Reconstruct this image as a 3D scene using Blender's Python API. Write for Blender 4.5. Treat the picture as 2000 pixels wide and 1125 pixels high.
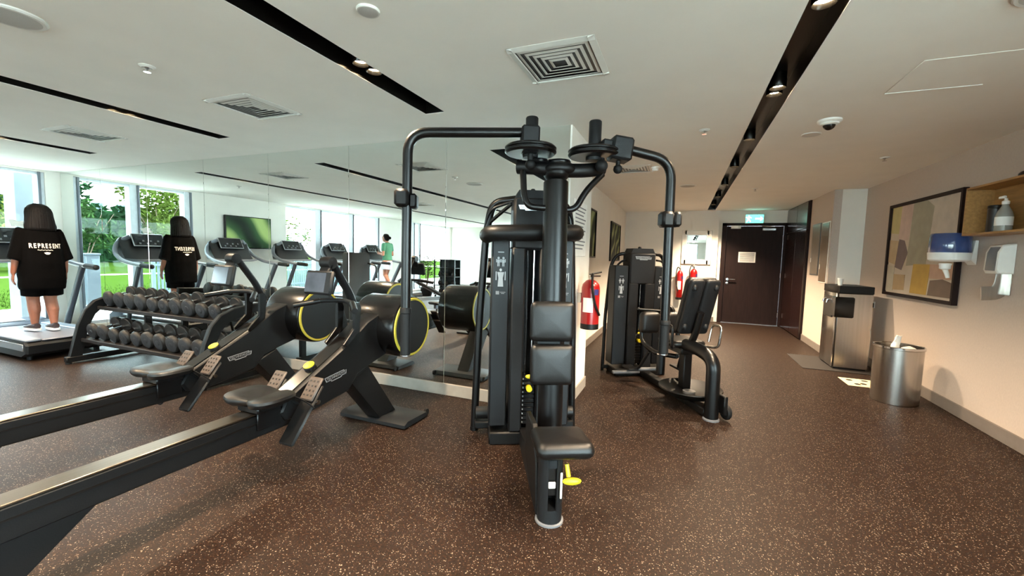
import bpy, bmesh, math, random
from mathutils import Vector, Matrix, Euler, Quaternion
from mathutils import noise as mnoise
random.seed(11)
PI = math.pi
SC = bpy.context.scene
COL = SC.collection
for _o in list(bpy.data.objects):
    bpy.data.objects.remove(_o)

# ------------------------------------------------------------------ camera
CAM_H = 1.45
cam_d = bpy.data.cameras.new('camera')
cam = bpy.data.objects.new('camera', cam_d)
COL.objects.link(cam)
RC = ((0.9257702, -0.0535852, 0.3742702), (0.3771829, 0.0624885, -0.9240283), (0.0261267, 0.9966061, 0.0780614))
cam.matrix_world = Matrix(((RC[0][0], RC[0][1], RC[0][2], 0.0),
                           (RC[1][0], RC[1][1], RC[1][2], 0.0),
                           (RC[2][0], RC[2][1], RC[2][2], CAM_H),
                           (0, 0, 0, 1)))
cam_d.sensor_width = 36.0
cam_d.lens = 14.77238
cam_d.clip_start = 0.02
cam_d.clip_end = 300
SC.camera = cam

# ------------------------------------------------------------------ world, sun, exposure
SC.view_settings.view_transform = 'Standard'
SC.view_settings.look = 'None'
SC.view_settings.gamma = 1.0
SC.view_settings.use_curve_mapping = False
SC.view_settings.exposure = 2.5
world = bpy.data.worlds.new('bright_hazy_sky')
SC.world = world
world.use_nodes = True
wn = world.node_tree
wn.nodes.clear()
w_out = wn.nodes.new('ShaderNodeOutputWorld')
w_bg = wn.nodes.new('ShaderNodeBackground')
w_bg.inputs['Color'].default_value = (0.86, 0.94, 1.0, 1)
w_bg.inputs['Strength'].default_value = 4.8
wn.links.new(w_bg.outputs[0], w_out.inputs[0])
sun_d = bpy.data.lights.new('sun', 'SUN')
sun_d.energy = 2.5
sun_d.angle = math.radians(2.0)
sun_d.color = (1.0, 0.95, 0.86)
sun = bpy.data.objects.new('sun', sun_d)
COL.objects.link(sun)
sun.rotation_euler = Euler((math.radians(-24), math.radians(-14), 0))   # high sun, from beyond the mirror wall
LAMP_W = 68.0          # each ceiling downlight
LAMP_COL = (1.0, 0.77, 0.53)

# ------------------------------------------------------------------ materials
MATS = {}
def srgb(c):
    return tuple(((v / 255.0) / 12.92 if v / 255.0 <= 0.04045 else ((v / 255.0 + 0.055) / 1.055) ** 2.4) for v in c)
def pm(name, col, rough=0.5, metal=0.0, var=0.06, scale=14.0, bump=0.0, bscale=None, coat=0.0, stretch=None, spec=None):
    """procedural principled material: noise-varied colour, optional fine relief. col is sRGB 0..255"""
    if name in MATS: return MATS[name]
    m = bpy.data.materials.new(name); m.use_nodes = True
    nt = m.node_tree; b = nt.nodes['Principled BSDF']
    c = srgb(col)
    tc = nt.nodes.new('ShaderNodeTexCoord')
    src = tc.outputs['Object']
    if stretch:
        mp = nt.nodes.new('ShaderNodeMapping'); mp.inputs['Scale'].default_value = stretch
        nt.links.new(src, mp.inputs[0]); src = mp.outputs[0]
    nz = nt.nodes.new('ShaderNodeTexNoise'); nz.inputs['Scale'].default_value = scale; nz.inputs['Detail'].default_value = 3
    nt.links.new(src, nz.inputs['Vector'])
    rp = nt.nodes.new('ShaderNodeValToRGB')
    rp.color_ramp.elements[0].position = 0.3; rp.color_ramp.elements[1].position = 0.7
    rp.color_ramp.elements[0].color = tuple(max(0, v * (1 - var)) for v in c) + (1,)
    rp.color_ramp.elements[1].color = tuple(min(1, v * (1 + var)) for v in c) + (1,)
    nt.links.new(nz.outputs[0], rp.inputs[0]); nt.links.new(rp.outputs[0], b.inputs['Base Color'])
    b.inputs['Roughness'].default_value = rough; b.inputs['Metallic'].default_value = metal
    if spec is not None: b.inputs['Specular IOR Level'].default_value = spec
    if coat: b.inputs['Coat Weight'].default_value = coat; b.inputs['Coat Roughness'].default_value = 0.08
    if bump:
        n2 = nt.nodes.new('ShaderNodeTexNoise'); n2.inputs['Scale'].default_value = bscale or 220; n2.inputs['Detail'].default_value = 2
        nt.links.new(src, n2.inputs['Vector'])
        bp = nt.nodes.new('ShaderNodeBump'); bp.inputs['Strength'].default_value = bump; bp.inputs['Distance'].default_value = 0.003
        nt.links.new(n2.outputs[0], bp.inputs['Height']); nt.links.new(bp.outputs[0], b.inputs['Normal'])
    MATS[name] = m
    return m
def emit(name, col, strength):
    if name in MATS: return MATS[name]
    m = bpy.data.materials.new(name); m.use_nodes = True
    nt = m.node_tree; nt.nodes.clear()
    o = nt.nodes.new('ShaderNodeOutputMaterial'); e = nt.nodes.new('ShaderNodeEmission')
    e.inputs[0].default_value = tuple(srgb(col)) + (1,); e.inputs[1].default_value = strength
    nt.links.new(e.outputs[0], o.inputs[0]); MATS[name] = m
    return m
def clear_glass(name, tint=(235, 245, 245), refl=0.01):
    if name in MATS: return MATS[name]
    m = bpy.data.materials.new(name); m.use_nodes = True
    nt = m.node_tree; nt.nodes.clear()
    o = nt.nodes.new('ShaderNodeOutputMaterial'); mx = nt.nodes.new('ShaderNodeMixShader')
    t = nt.nodes.new('ShaderNodeBsdfTransparent'); g = nt.nodes.new('ShaderNodeBsdfGlossy')
    t.inputs[0].default_value = srgb(tint) + (1,); g.inputs['Roughness'].default_value = 0.02
    mx.inputs[0].default_value = refl
    nt.links.new(t.outputs[0], mx.inputs[1]); nt.links.new(g.outputs[0], mx.inputs[2]); nt.links.new(mx.outputs[0], o.inputs[0])
    MATS[name] = m
    return m
def floor_material():
    m = bpy.data.materials.new('speckled_rubber_floor'); m.use_nodes = True
    nt = m.node_tree; b = nt.nodes['Principled BSDF']; L = nt.links.new
    tc = nt.nodes.new('ShaderNodeTexCoord')
    nz = nt.nodes.new('ShaderNodeTexNoise'); nz.inputs['Scale'].default_value = 90; nz.inputs['Detail'].default_value = 4
    L(tc.outputs['Object'], nz.inputs['Vector'])
    base = nt.nodes.new('ShaderNodeValToRGB')
    base.color_ramp.elements[0].color = srgb((16, 10, 7)) + (1,); base.color_ramp.elements[1].color = srgb((40, 25, 17)) + (1,)
    base.color_ramp.elements[0].position = 0.35; base.color_ramp.elements[1].position = 0.68
    L(nz.outputs[0], base.inputs[0])
    # warp the coordinates so that the flecks are irregular chips
    wz = nt.nodes.new('ShaderNodeTexNoise'); wz.inputs['Scale'].default_value = 60; L(tc.outputs['Object'], wz.inputs['Vector'])
    wa = nt.nodes.new('ShaderNodeVectorMath'); wa.operation = 'MULTIPLY_ADD'
    wa.inputs[1].default_value = (0.022, 0.022, 0); L(wz.outputs['Color'], wa.inputs[0]); L(tc.outputs['Object'], wa.inputs[2])
    prev = base.outputs[0]
    for sc, th, keep, col in ((98, 0.21, 0.2, (140, 124, 108)), (140, 0.24, 0.5, (76, 54, 40))):
        vo = nt.nodes.new('ShaderNodeTexVoronoi'); vo.inputs['Scale'].default_value = sc; L(wa.outputs[0], vo.inputs['Vector'])
        lt = nt.nodes.new('ShaderNodeMath'); lt.operation = 'LESS_THAN'; lt.inputs[1].default_value = th; L(vo.outputs['Distance'], lt.inputs[0])
        sp = nt.nodes.new('ShaderNodeSeparateColor'); L(vo.outputs['Color'], sp.inputs[0])
        gt = nt.nodes.new('ShaderNodeMath'); gt.operation = 'GREATER_THAN'; gt.inputs[1].default_value = keep; L(sp.outputs[0], gt.inputs[0])
        mu = nt.nodes.new('ShaderNodeMath'); mu.operation = 'MULTIPLY'; L(lt.outputs[0], mu.inputs[0]); L(gt.outputs[0], mu.inputs[1])
        mx = nt.nodes.new('ShaderNodeMix'); mx.data_type = 'RGBA'; L(mu.outputs[0], mx.inputs[0]); L(prev, mx.inputs[6])
        mx.inputs[7].default_value = srgb(col) + (1,); prev = mx.outputs[2]
    L(prev, b.inputs['Base Color'])
    b.inputs['Roughness'].default_value = 0.5
    b.inputs['Specular IOR Level'].default_value = 0.15
    bp = nt.nodes.new('ShaderNodeBump'); bp.inputs['Strength'].default_value = 0.25; bp.inputs['Distance'].default_value = 0.002
    L(nz.outputs[0], bp.inputs['Height']); L(bp.outputs[0], b.inputs['Normal'])
    MATS['floor'] = m
    return m
def leaf_picture(name, dark, mid, light, strength=0.0, scale=2.2, rot=0.7):
    """big soft plant-leaf picture (flat print or a lit screen)"""
    m = bpy.data.materials.new(name); m.use_nodes = True
    nt = m.node_tree; b = nt.nodes['Principled BSDF']; L = nt.links.new
    tc = nt.nodes.new('ShaderNodeTexCoord'); mp = nt.nodes.new('ShaderNodeMapping')
    mp.inputs['Rotation'].default_value = (rot, rot * 0.6, rot); L(tc.outputs['Object'], mp.inputs[0])
    wv = nt.nodes.new('ShaderNodeTexWave'); wv.inputs['Scale'].default_value = scale; wv.inputs['Distortion'].default_value = 5
    wv.inputs['Detail'].default_value = 2; wv.inputs['Detail Scale'].default_value = 0.6
    L(mp.outputs[0], wv.inputs['Vector'])
    rp = nt.nodes.new('ShaderNodeValToRGB'); e = rp.color_ramp.elements
    e[0].color = srgb(dark) + (1,); e[1].color = srgb(light) + (1,); e[1].position = 0.95
    k = e.new(0.55); k.color = srgb(mid) + (1,)
    L(wv.outputs[0], rp.inputs[0]); L(rp.outputs[0], b.inputs['Base Color'])
    b.inputs['Roughness'].default_value = 0.6; b.inputs['Specular IOR Level'].default_value = 0.12
    if strength:
        L(rp.outputs[0], b.inputs['Emission Color']); b.inputs['Emission Strength'].default_value = strength
    MATS[name] = m
    return m
def mirror_material():
    m = bpy.data.materials.new('silvered_mirror'); m.use_nodes = True
    nt = m.node_tree; nt.nodes.clear()
    o = nt.nodes.new('ShaderNodeOutputMaterial'); g = nt.nodes.new('ShaderNodeBsdfGlossy')
    g.inputs['Roughness'].default_value = 0.0; g.inputs[0].default_value = (0.84, 0.88, 0.86, 1)
    nt.links.new(g.outputs[0], o.inputs[0]); MATS['mirror'] = m
    return m

M_BLACK = pm('black_powder_coat', (9, 9, 10), 0.45, 0.0, 0.12, 30, bump=0.15, spec=.3)
M_BLACK2 = pm('satin_black_tube', (8, 8, 9), 0.32, 0.0, 0.1, 20, spec=.35)
M_GLOSSB = pm('gloss_black_shell', (8, 7, 7), 0.25, 0.0, 0.1, 8, coat=0.15, spec=.4)
M_CHAR = pm('charcoal_plastic', (19, 20, 22), 0.5, 0.0, 0.08, 25, bump=0.2, spec=.3)
M_PANEL = pm('charcoal_panel', (20, 22, 25), 0.45, 0.0, 0.06, 6, spec=.3)
M_VINYL = pm('black_vinyl', (12, 11, 11), 0.38, 0.0, 0.12, 60, bump=0.25, bscale=400, spec=.4)
M_GREYPL = pm('grey_plastic', (96, 98, 102), 0.45)
M_STEEL = pm('brushed_steel', (182, 177, 171), 0.24, 1.0, 0.08, 40, stretch=(1, 1, 0.02))
M_ALU = pm('satin_aluminium', (190, 190, 192), 0.3, 1.0, 0.05, 30)
M_CHROME = pm('chrome', (215, 215, 218), 0.12, 1.0, 0.03)
M_YEL = pm('yellow_plastic', (206, 184, 30), 0.4, 0.0, 0.05)
M_WHITE = pm('white_plastic', (232, 230, 224), 0.4, 0.0, 0.03)
M_PAPER = pm('white_paper', (236, 234, 228), 0.7, 0.0, 0.03)
M_PRINT = pm('pale_print', (150, 153, 156), 0.6, 0.0, 0.04)
M_INK = pm('grey_ink', (120, 120, 122), 0.7, 0.0, 0.05)
M_RED = pm('extinguisher_red', (150, 14, 16), 0.3, 0.0, 0.06, coat=0.3)
M_RUBBER = pm('black_rubber', (10, 10, 11), 0.62, 0.0, 0.15, 40, bump=0.2, spec=.3)
M_DBFACE = pm('dumbbell_rubber', (21, 20, 19), 0.55, 0.0, 0.1, 40, bump=0.2, spec=.35)
M_CEIL = pm('matte_ceiling_paint', (234, 230, 222), 0.9, 0.0, 0.02, 3)
M_WALLW = pm('white_wall_paint', (226, 222, 213), 0.85, 0.0, 0.02, 4, bump=0.05)
M_WALLR = pm('taupe_wallpaper', (186, 172, 160), 0.8, 0.0, 0.05, 160, bump=0.12, stretch=(1, 1, 0.25))
M_BASE = pm('grey_skirting', (112, 104, 97), 0.6, 0.0, 0.05)
M_BASEW = pm('pale_skirting', (150, 142, 132), 0.6, 0.0, 0.05)
M_DARKWOOD = pm('dark_walnut', (30, 17, 16), 0.6, 0.0, 0.25, 7, stretch=(6, 6, 0.5), bump=0.08, spec=.2)
M_REDWOOD = pm('gloss_walnut_panel', (30, 13, 10), 0.2, 0.0, 0.3, 7, stretch=(6, 6, 0.5), coat=0.4)
M_OAK = pm('oak_veneer', (164, 122, 70), 0.5, 0.0, 0.2, 8, stretch=(5, 0.6, 5))
M_SLOT = pm('black_channel', (10, 9, 8), 0.28, 0.0, 0.1)
M_FRAMEAL = pm('window_frame_grey', (198, 204, 210), 0.45, 0.2, 0.05)
M_FRAMED = pm('window_frame_dark', (104, 110, 118), 0.45, 0.2, 0.05)
M_SKIN = pm('skin', (140, 86, 64), 0.55, 0.0, 0.06, 20)
M_SKIN2 = pm('light_skin', (160, 106, 84), 0.55, 0.0, 0.06, 20)
M_CLOTHB = pm('black_cotton', (6, 5, 5), 0.95, 0.0, 0.15, 30, bump=0.3, bscale=300, spec=.05)
M_HAIR = pm('dark_brown_hair', (17, 12, 10), 0.6, 0.0, 0.3, 25, stretch=(4, 4, 0.4), bump=0.5, bscale=60, spec=.15)
M_MIRROR = mirror_material()
M_FLOOR = floor_material()
M_GLASS = clear_glass('window_glass')

# ------------------------------------------------------------------ mesh builder
def frame_from(z):
    z = Vector(z).normalized()
    a = Vector((0, 0, 1)) if abs(z.z) < 0.95 else Vector((0, 1, 0))
    x = a.cross(z).normalized(); y = z.cross(x)
    return x, y, z
class MB:
    def __init__(s): s.v = []; s.f = []
    def add(s, vs, fs):
        o = len(s.v); s.v += [tuple(v) for v in vs]; s.f += [tuple(i + o for i in f) for f in fs]; return s
    def box(s, c, d, rot=None, bev=0.0):
        """box centred at c, size d; bev chamfers all edges"""
        hx, hy, hz = d[0] / 2, d[1] / 2, d[2] / 2
        bev = min(bev, hx * 0.98, hy * 0.98, hz * 0.98)
        vs = []; fs = []
        if bev <= 0:
            vs = [Vector((x, y, z)) for x in (-hx, hx) for y in (-hy, hy) for z in (-hz, hz)]
            fs = [(0, 1, 3, 2), (4, 6, 7, 5), (0, 4, 5, 1), (2, 3, 7, 6), (0, 2, 6, 4), (1, 5, 7, 3)]
        else:
            b = bev
            idx = {}
            for sx in (-1, 1):
                for sy in (-1, 1):
                    for sz in (-1, 1):
                        for ax in range(3):
                            p = [sx * (hx - b), sy * (hy - b), sz * (hz - b)]
                            p[ax] += (sx, sy, sz)[ax] * b
                            idx[(sx, sy, sz, ax)] = len(vs); vs.append(Vector(p))
            S = (-1, 1)
            def quad(k): fs.append(tuple(k))
            for sg in S:
                quad([idx[(sg, a, c_, 0)] for a, c_ in ((-1, -1), (1, -1), (1, 1), (-1, 1))])
                quad([idx[(a, sg, c_, 1)] for a, c_ in ((-1, -1), (1, -1), (1, 1), (-1, 1))])
                quad([idx[(a, c_, sg, 2)] for a, c_ in ((-1, -1), (1, -1), (1, 1), (-1, 1))])
            for a in S:
                for c_ in S:
                    quad([idx[(a, c_, -1, 0)], idx[(a, c_, 1, 0)], idx[(a, c_, 1, 1)], idx[(a, c_, -1, 1)]])
                    quad([idx[(a, -1, c_, 0)], idx[(a, 1, c_, 0)], idx[(a, 1, c_, 2)], idx[(a, -1, c_, 2)]])
                    quad([idx[(-1, a, c_, 1)], idx[(1, a, c_, 1)], idx[(1, a, c_, 2)], idx[(-1, a, c_, 2)]])
            for a in S:
                for b_ in S:
                    for c_ in S:
                        fs.append((idx[(a, b_, c_, 0)], idx[(a, b_, c_, 1)], idx[(a, b_, c_, 2)]))
        mt = Matrix.Translation(Vector(c))
        if rot: mt = mt @ (Euler(rot).to_matrix().to_4x4() if not isinstance(rot, Matrix) else rot.to_4x4())
        return s.add([mt @ v for v in vs], fs)
    def ring_loft(s, rings, cap=True, closed=False):
        n = len(rings[0]); o = len(s.v)
        vs = [p for r in rings for p in r]; fs = []
        m = len(rings)
        for i in range(m - 1 + (1 if closed else 0)):
            for j in range(n):
                a = i * n + j; b = i * n + (j + 1) % n; c = ((i + 1) % m) * n + (j + 1) % n; d = ((i + 1) % m) * n + j
                fs.append((a, b, c, d))
        if cap and not closed:
            fs.append(tuple(reversed(range(n)))); fs.append(tuple((m - 1) * n + j for j in range(n)))
        return s.add(vs, fs)
    def cyl(s, p0, p1, r0, r1=None, n=20, bev=0.0):
        p0 = Vector(p0); p1 = Vector(p1); r1 = r0 if r1 is None else r1
        x, y, z = frame_from(p1 - p0); L = (p1 - p0).length
        st = [(0, r0), (L, r1)]
        if bev: st = [(0, max(r0 - bev, 1e-4)), (bev, r0), (L - bev, r1), (L, max(r1 - bev, 1e-4))]
        rings = [[p0 + z * h + (x * math.cos(2 * PI * k / n) + y * math.sin(2 * PI * k / n)) * r for k in range(n)] for h, r in st]
        return s.ring_loft(rings)
    def lathe(s, prof, origin=(0, 0, 0), axis=(0, 0, 1), n=28, cap=True):
        """prof: list of (radius, height along axis)"""
        o = Vector(origin); x, y, z = frame_from(axis)
        rings = [[o + z * h + (x * math.cos(2 * PI * k / n) + y * math.sin(2 * PI * k / n)) * max(r, 1e-4) for k in range(n)] for r, h in prof]
        return s.ring_loft(rings, cap)
    def tube(s, pts, r, n=14, fillet=0.0, fseg=6, ell=None, cap=True):
        """tube through pts with rounded corners; ell=(a,b) elliptical section (a sideways, b up)"""
        P = [Vector(p) for p in pts]
        path = [P[0]]
        for i in range(1, len(P) - 1):
            a, b, c = P[i - 1], P[i], P[i + 1]
            d = min(fillet, (a - b).length * 0.48, (c - b).length * 0.48)
            if d > 1e-4:
                s0 = b + (a - b).normalized() * d; s1 = b + (c - b).normalized() * d
                for k in range(fseg + 1):
                    t = k / fseg
                    path.append(s0 * (1 - t) ** 2 + b * 2 * t * (1 - t) + s1 * t * t)
            else: path.append(b)
        path.append(P[-1])
        rs = r if isinstance(r, (list, tuple)) else None
        tang = []
        for i in range(len(path)):
            a = path[max(i - 1, 0)]; b = path[min(i + 1, len(path) - 1)]
            tang.append((b - a).normalized())
        x, y, z = frame_from(tang[0])
        rings = []
        for i, p in enumerate(path):
            t = tang[i]
            x = (x - t * x.dot(t)).normalized(); y = t.cross(x)
            ra = rb = (rs[0] + (rs[1] - rs[0]) * i / (len(path) - 1)) if rs else r
            if ell: ra, rb = ell
            rings.append([p + x * (math.cos(2 * PI * k / n) * ra) + y * (math.sin(2 * PI * k / n) * rb) for k in range(n)])
        return s.ring_loft(rings, cap)
    def prism(s, poly, h0, h1, ax='x', bev=0.0):
        """extrude a 2D polygon along ax. ax x: poly is (y,z); y: (x,z); z: (x,y)"""
        def to(p, h):
            return {'x': (h, p[0], p[1]), 'y': (p[0], h, p[1]), 'z': (p[0], p[1], h)}[ax]
        n = len(poly)
        if bev:
            cx = sum(p[0] for p in poly) / n; cy = sum(p[1] for p in poly) / n
            def ins(p):
                dx, dy = p[0] - cx, p[1] - cy; l = math.hypot(dx, dy); k = max(0, (l - bev * 1.3) / l)
                return (cx + dx * k, cy + dy * k)
            q = [ins(p) for p in poly]; sg = 1 if h1 > h0 else -1
            rings = [[to(p, h0) for p in q], [to(p, h0 + sg * bev) for p in poly], [to(p, h1 - sg * bev) for p in poly], [to(p, h1) for p in q]]
        else: rings = [[to(p, h0) for p in poly], [to(p, h1) for p in poly]]
        return s.ring_loft(rings)
    def sphere(s, c, r, n=16, m=10, rot=None):
        c = Vector(c); rx, ry, rz = (r, r, r) if not isinstance(r, (tuple, list)) else r
        R_ = Euler(rot).to_matrix() if rot else Matrix.Identity(3)
        rings = []
        for i in range(m + 1):
            th = PI * (i + (0.02 if i == 0 else -0.02 if i == m else 0)) / m
            rings.append([c + R_ @ Vector((rx * math.sin(th) * math.cos(2 * PI * k / n), ry * math.sin(th) * math.sin(2 * PI * k / n), rz * math.cos(th))) for k in range(n)])
        return s.ring_loft(rings)
    def capsule(s, p0, p1, r0, r1, n=12):
        s.sphere(p0, r0, n, 8); s.sphere(p1, r1, n, 8)
        return s.cyl(p0, p1, r0, r1, n)
    def pad(s, c, d, rot=None, r=0.03, n=4):
        """upholstered cushion: rounded box (superellipse loft) with softly domed faces"""
        hx, hy, hz = d[0] / 2, d[1] / 2, d[2] / 2
        mt = Matrix.Translation(Vector(c))
        if rot: mt = mt @ (Euler(rot).to_matrix().to_4x4() if not isinstance(rot, Matrix) else rot.to_4x4())
        def rr(ix, iy, z, rad):
            pts = []
            for qx, qy, a0 in ((1, 1, 0), (-1, 1, 90), (-1, -1, 180), (1, -1, 270)):
                for k in range(n + 1):
                    a = math.radians(a0 + 90 * k / n)
                    pts.append(mt @ Vector((qx * (ix - rad) + rad * math.cos(a), qy * (iy - rad) + rad * math.sin(a), z)))
            return pts
        rad = min(r, hx, hy) ; e = min(hz * 0.95, r)
        rings = []
        for t in (0, 30, 60, 90):
            a = math.radians(t); ins = e * (1 - math.sin(a)) * 0.9
            rings.append(rr(hx - ins, hy - ins, -hz + e * (1 - math.cos(a)), max(rad - ins * 0.5, 0.004)))
        for t in (90, 60, 30, 0):
            a = math.radians(t); ins = e * (1 - math.sin(a)) * 0.9
            rings.append(rr(hx - ins, hy - ins, hz - e * (1 - math.cos(a)), max(rad - ins * 0.5, 0.004)))
        rings.append([mt @ ((mt.inverted() @ p) * 0.5 + Vector((0, 0, hz * 0.5 + min(0.006, hz * .2)))) for p in rings[-1]])
        return s.ring_loft(rings)
    def xf(s, mt):
        s.v = [tuple(mt @ Vector(v)) for v in s.v]; return s
    def mesh(s, name):
        me = bpy.data.meshes.new(name); me.from_pydata(s.v, [], s.f)
        bm = bmesh.new(); bm.from_mesh(me); bmesh.ops.recalc_face_normals(bm, faces=bm.faces); bm.to_mesh(me); bm.free()
        return me
def obj(name, mb, mat=None, parent=None, smooth=True, ang=38):
    me = mb if isinstance(mb, bpy.types.Mesh) else mb.mesh(name)
    if mat is not None:
        me.materials.clear(); me.materials.append(mat)
    if smooth:
        me.shade_smooth(); me.set_sharp_from_angle(angle=math.radians(ang))
    o = bpy.data.objects.new(name, me); COL.objects.link(o)
    if parent is not None: o.parent = parent
    return o
def tag(o, label=None, cat=None, group=None, kind=None):
    if label: o['label'] = label
    if cat: o['category'] = cat
    if group: o['group'] = group
    if kind: o['kind'] = kind
    return o
def thing(name, label, cat, loc=(0, 0, 0), rz=0.0, group=None):
    o = bpy.data.objects.new(name, None); COL.objects.link(o)
    o.location = loc; o.rotation_euler = (0, 0, rz); o.empty_display_size = 0.1
    return tag(o, label, cat, group)
def struct(name, mb, mat, parent=None, **k):
    o = obj(name, mb, mat, parent, **k)
    if parent is None: o['kind'] = 'structure'
    return o
def copy_tree(o, parent=None):
    c = o.copy(); COL.objects.link(c)
    if parent is not None: c.parent = parent
    for ch in o.children: copy_tree(ch, c)
    return c
def text_mesh(txt, size, ext=0.0008, align='CENTER', bold=0.0):
    cu = bpy.data.curves.new('lettering', 'FONT'); cu.body = txt; cu.size = size; cu.extrude = ext
    cu.align_x = align; cu.align_y = 'CENTER'; cu.offset = bold; cu.resolution_u = 3
    o = bpy.data.objects.new('lettering', cu); COL.objects.link(o)
    dg = bpy.context.evaluated_depsgraph_get()
    me = bpy.data.meshes.new_from_object(o.evaluated_get(dg))
    bpy.data.objects.remove(o); bpy.data.curves.remove(cu)
    return me
def text(name, txt, size, mat, parent, loc, right, up, ext=0.0008, bold=0.0):
    """flat lettering: right / up are the reading directions"""
    me = text_mesh(txt, size, ext, bold=bold)
    x = Vector(right).normalized(); y = Vector(up).normalized(); z = x.cross(y)
    me.transform(Matrix(((x.x, y.x, z.x, loc[0]), (x.y, y.y, z.y, loc[1]), (x.z, y.z, z.z, loc[2]), (0, 0, 0, 1))))
    return obj(name, me, mat, parent, smooth=False)
def fuse(mb, voxel, smooth_it=6, name='fused'):
    """weld overlapping solids into one continuous skin"""
    me = mb.mesh(name); o = bpy.data.objects.new(name, me); COL.objects.link(o)
    r = o.modifiers.new('r', 'REMESH'); r.mode = 'VOXEL'; r.voxel_size = voxel
    sm = o.modifiers.new('s', 'SMOOTH'); sm.iterations = smooth_it; sm.factor = 0.5
    dg = bpy.context.evaluated_depsgraph_get()
    out = bpy.data.meshes.new_from_object(o.evaluated_get(dg))
    bpy.data.objects.remove(o); bpy.data.meshes.remove(me)
    return out
def rot2(a, p):
    return (p[0] * math.cos(a) - p[1] * math.sin(a), p[0] * math.sin(a) + p[1] * math.cos(a))
# ================================================================== THE ROOM
XL, XR, YM, ZC, YB, YF = -9.53, 2.545, 3.67, 2.60, -8.9, 10.9
XS, YS, XC = -0.96, 4.60, -1.39          # end of the mirror block, its depth, corridor wall
def B(x0, x1, y0, y1, z0, z1, mb=None, bev=0.0):
    mb = mb or MB()
    return mb.box(((x0 + x1) / 2, (y0 + y1) / 2, (z0 + z1) / 2), (abs(x1 - x0), abs(y1 - y0), abs(z1 - z0)), bev=bev)
struct('floor', B(XL - 0.2, XR + 0.2, YB - 0.2, YF + 0.4, -0.12, 0.0), M_FLOOR)
# ceiling with open light channels
SLOTS = [(-7.13, -6.95, YB, 3.05), (-4.64, -4.46, YB, 3.05), (-2.05, -1.87, YB, 3.05), (0.45, 0.615, YB, 10.72)]
cm = MB()
xs = [XL - 0.2]
for a in SLOTS: xs += [a[0], a[1]]
xs.append(XR + 0.2)
for i in range(0, len(xs), 2): B(xs[i], xs[i + 1], YB - 0.2, 3.05, ZC, ZC + 0.05, cm)
B(XL - 0.2, 0.45, 3.05, YF + 0.4, ZC, ZC + 0.05, cm); B(0.615, XR + 0.2, 3.05, YF + 0.4, ZC, ZC + 0.05, cm)
B(0.45, 0.615, 10.72, YF + 0.4, ZC, ZC + 0.05, cm)
ceiling = struct('ceiling', cm, M_CEIL)
for i, (x0, x1, y0, y1) in enumerate(SLOTS):
    t = MB(); d = 0.13
    B(x0 - 0.01, x1 + 0.01, y0, y1, ZC + d, ZC + d + 0.01, t)
    B(x0 - 0.01, x0 + 0.001, y0, y1, ZC + 0.002, ZC + d, t); B(x1 - 0.001, x1 + 0.01, y0, y1, ZC + 0.002, ZC + d, t)
    B(x0, x1, y1 - 0.001, y1 + 0.01, ZC + 0.002, ZC + d, t)
    struct('trim_%d' % (i + 1), t, M_SLOT)
struct('roof', B(XL - 0.3, XR + 0.3, YB - 0.3, YF + 0.5, ZC + 0.16, ZC + 0.4), M_WALLW)  # unseen slab added above the ceiling to block sky and sun
# mirror wall block
wm = struct('wall_mirror', B(XL, XS, YM + 0.012, YS, 0, ZC), M_WALLW)
seams = [-9.50, -8.34, -7.17, -5.91, -4.71, -3.46, -2.22, -0.972]
for i in range(len(seams) - 1):
    p = MB(); g = 0.0022
    B(seams[i] + g, seams[i + 1] - g, YM, YM + 0.012, 0.122, ZC - 0.004, p, bev=0.002)
    obj('mirror_panel', p, M_MIRROR, wm, smooth=False)
struct('baseboard_mirror', B(XL, XS + 0.015, YM - 0.016, YM + 0.012, 0.0, 0.12, bev=0.004), M_BASEW)
struct('baseboard_block_end', B(XS, XS + 0.015, YM - 0.016, YS + 0.012, 0.0, 0.12, bev=0.004), M_BASEW)
# corridor left wall, far wall, right walls
struct('wall_corridor', B(XC - 0.2, XC, YS, YF, 0, ZC), M_WALLW)
struct('baseboard_corridor', B(XC, XC + 0.015, YS, YF, 0.0, 0.12, bev=0.004), M_BASE)
struct('wall_far', B(XC - 0.2, 0.72, YF, YF + 0.4, 0, ZC), M_WALLW)
fm = MB(); B(0.72, 0.80, YF + 0.10, YF + 0.4, 0, ZC, fm); B(0.80, 2.09, YF + 0.1, YF + 0.4, 2.32, ZC, fm); B(2.09, XR, YF + 0.1, YF + 0.4, 0, ZC, fm)
struct('wall_door', fm, M_WALLW)
struct('baseboard_far', B(XC, 0.72, YF - 0.015, YF, 0, 0.12, bev=0.004), M_BASE)
RW0, RW1 = -5.0, 1.2          # long unseen window added in the right wall, behind the viewer, for more daylight
rw = MB(); B(XR, XR + 0.2, YB - 0.2, RW0, 0, ZC, rw); B(XR, XR + 0.2, RW1, YF + 0.4, 0, ZC, rw); B(XR, XR + 0.2, RW0, RW1, 2.48, ZC, rw); B(XR, XR + 0.2, RW0, RW1, 0, 0.3, rw)
struct('wall_right', rw, M_WALLR)
w5 = struct('window_5', B(XR + 0.10, XR + 0.11, RW0, RW1, 0.3, 2.48), M_GLASS)
for k in range(6):
    yy = RW0 + 0.03 + (RW1 - RW0 - 0.06) * k / 5
    obj('mullion', B(XR + 0.05, XR + 0.15, yy - 0.03, yy + 0.03, 0.3, 2.48, bev=0.004), M_FRAMEAL, w5)
struct('baseboard_right', B(XR - 0.015, XR, YB, 8.05, 0, 0.12, bev=0.004), M_BASE)
pier = struct('wall_pier', B(2.235, XR, 8.05, YF + 0.1, 0, ZC), M_WALLW)
struct('wall_service', B(2.13, 2.235, 8.055, 9.28, 0, ZC), M_WALLR)
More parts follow.
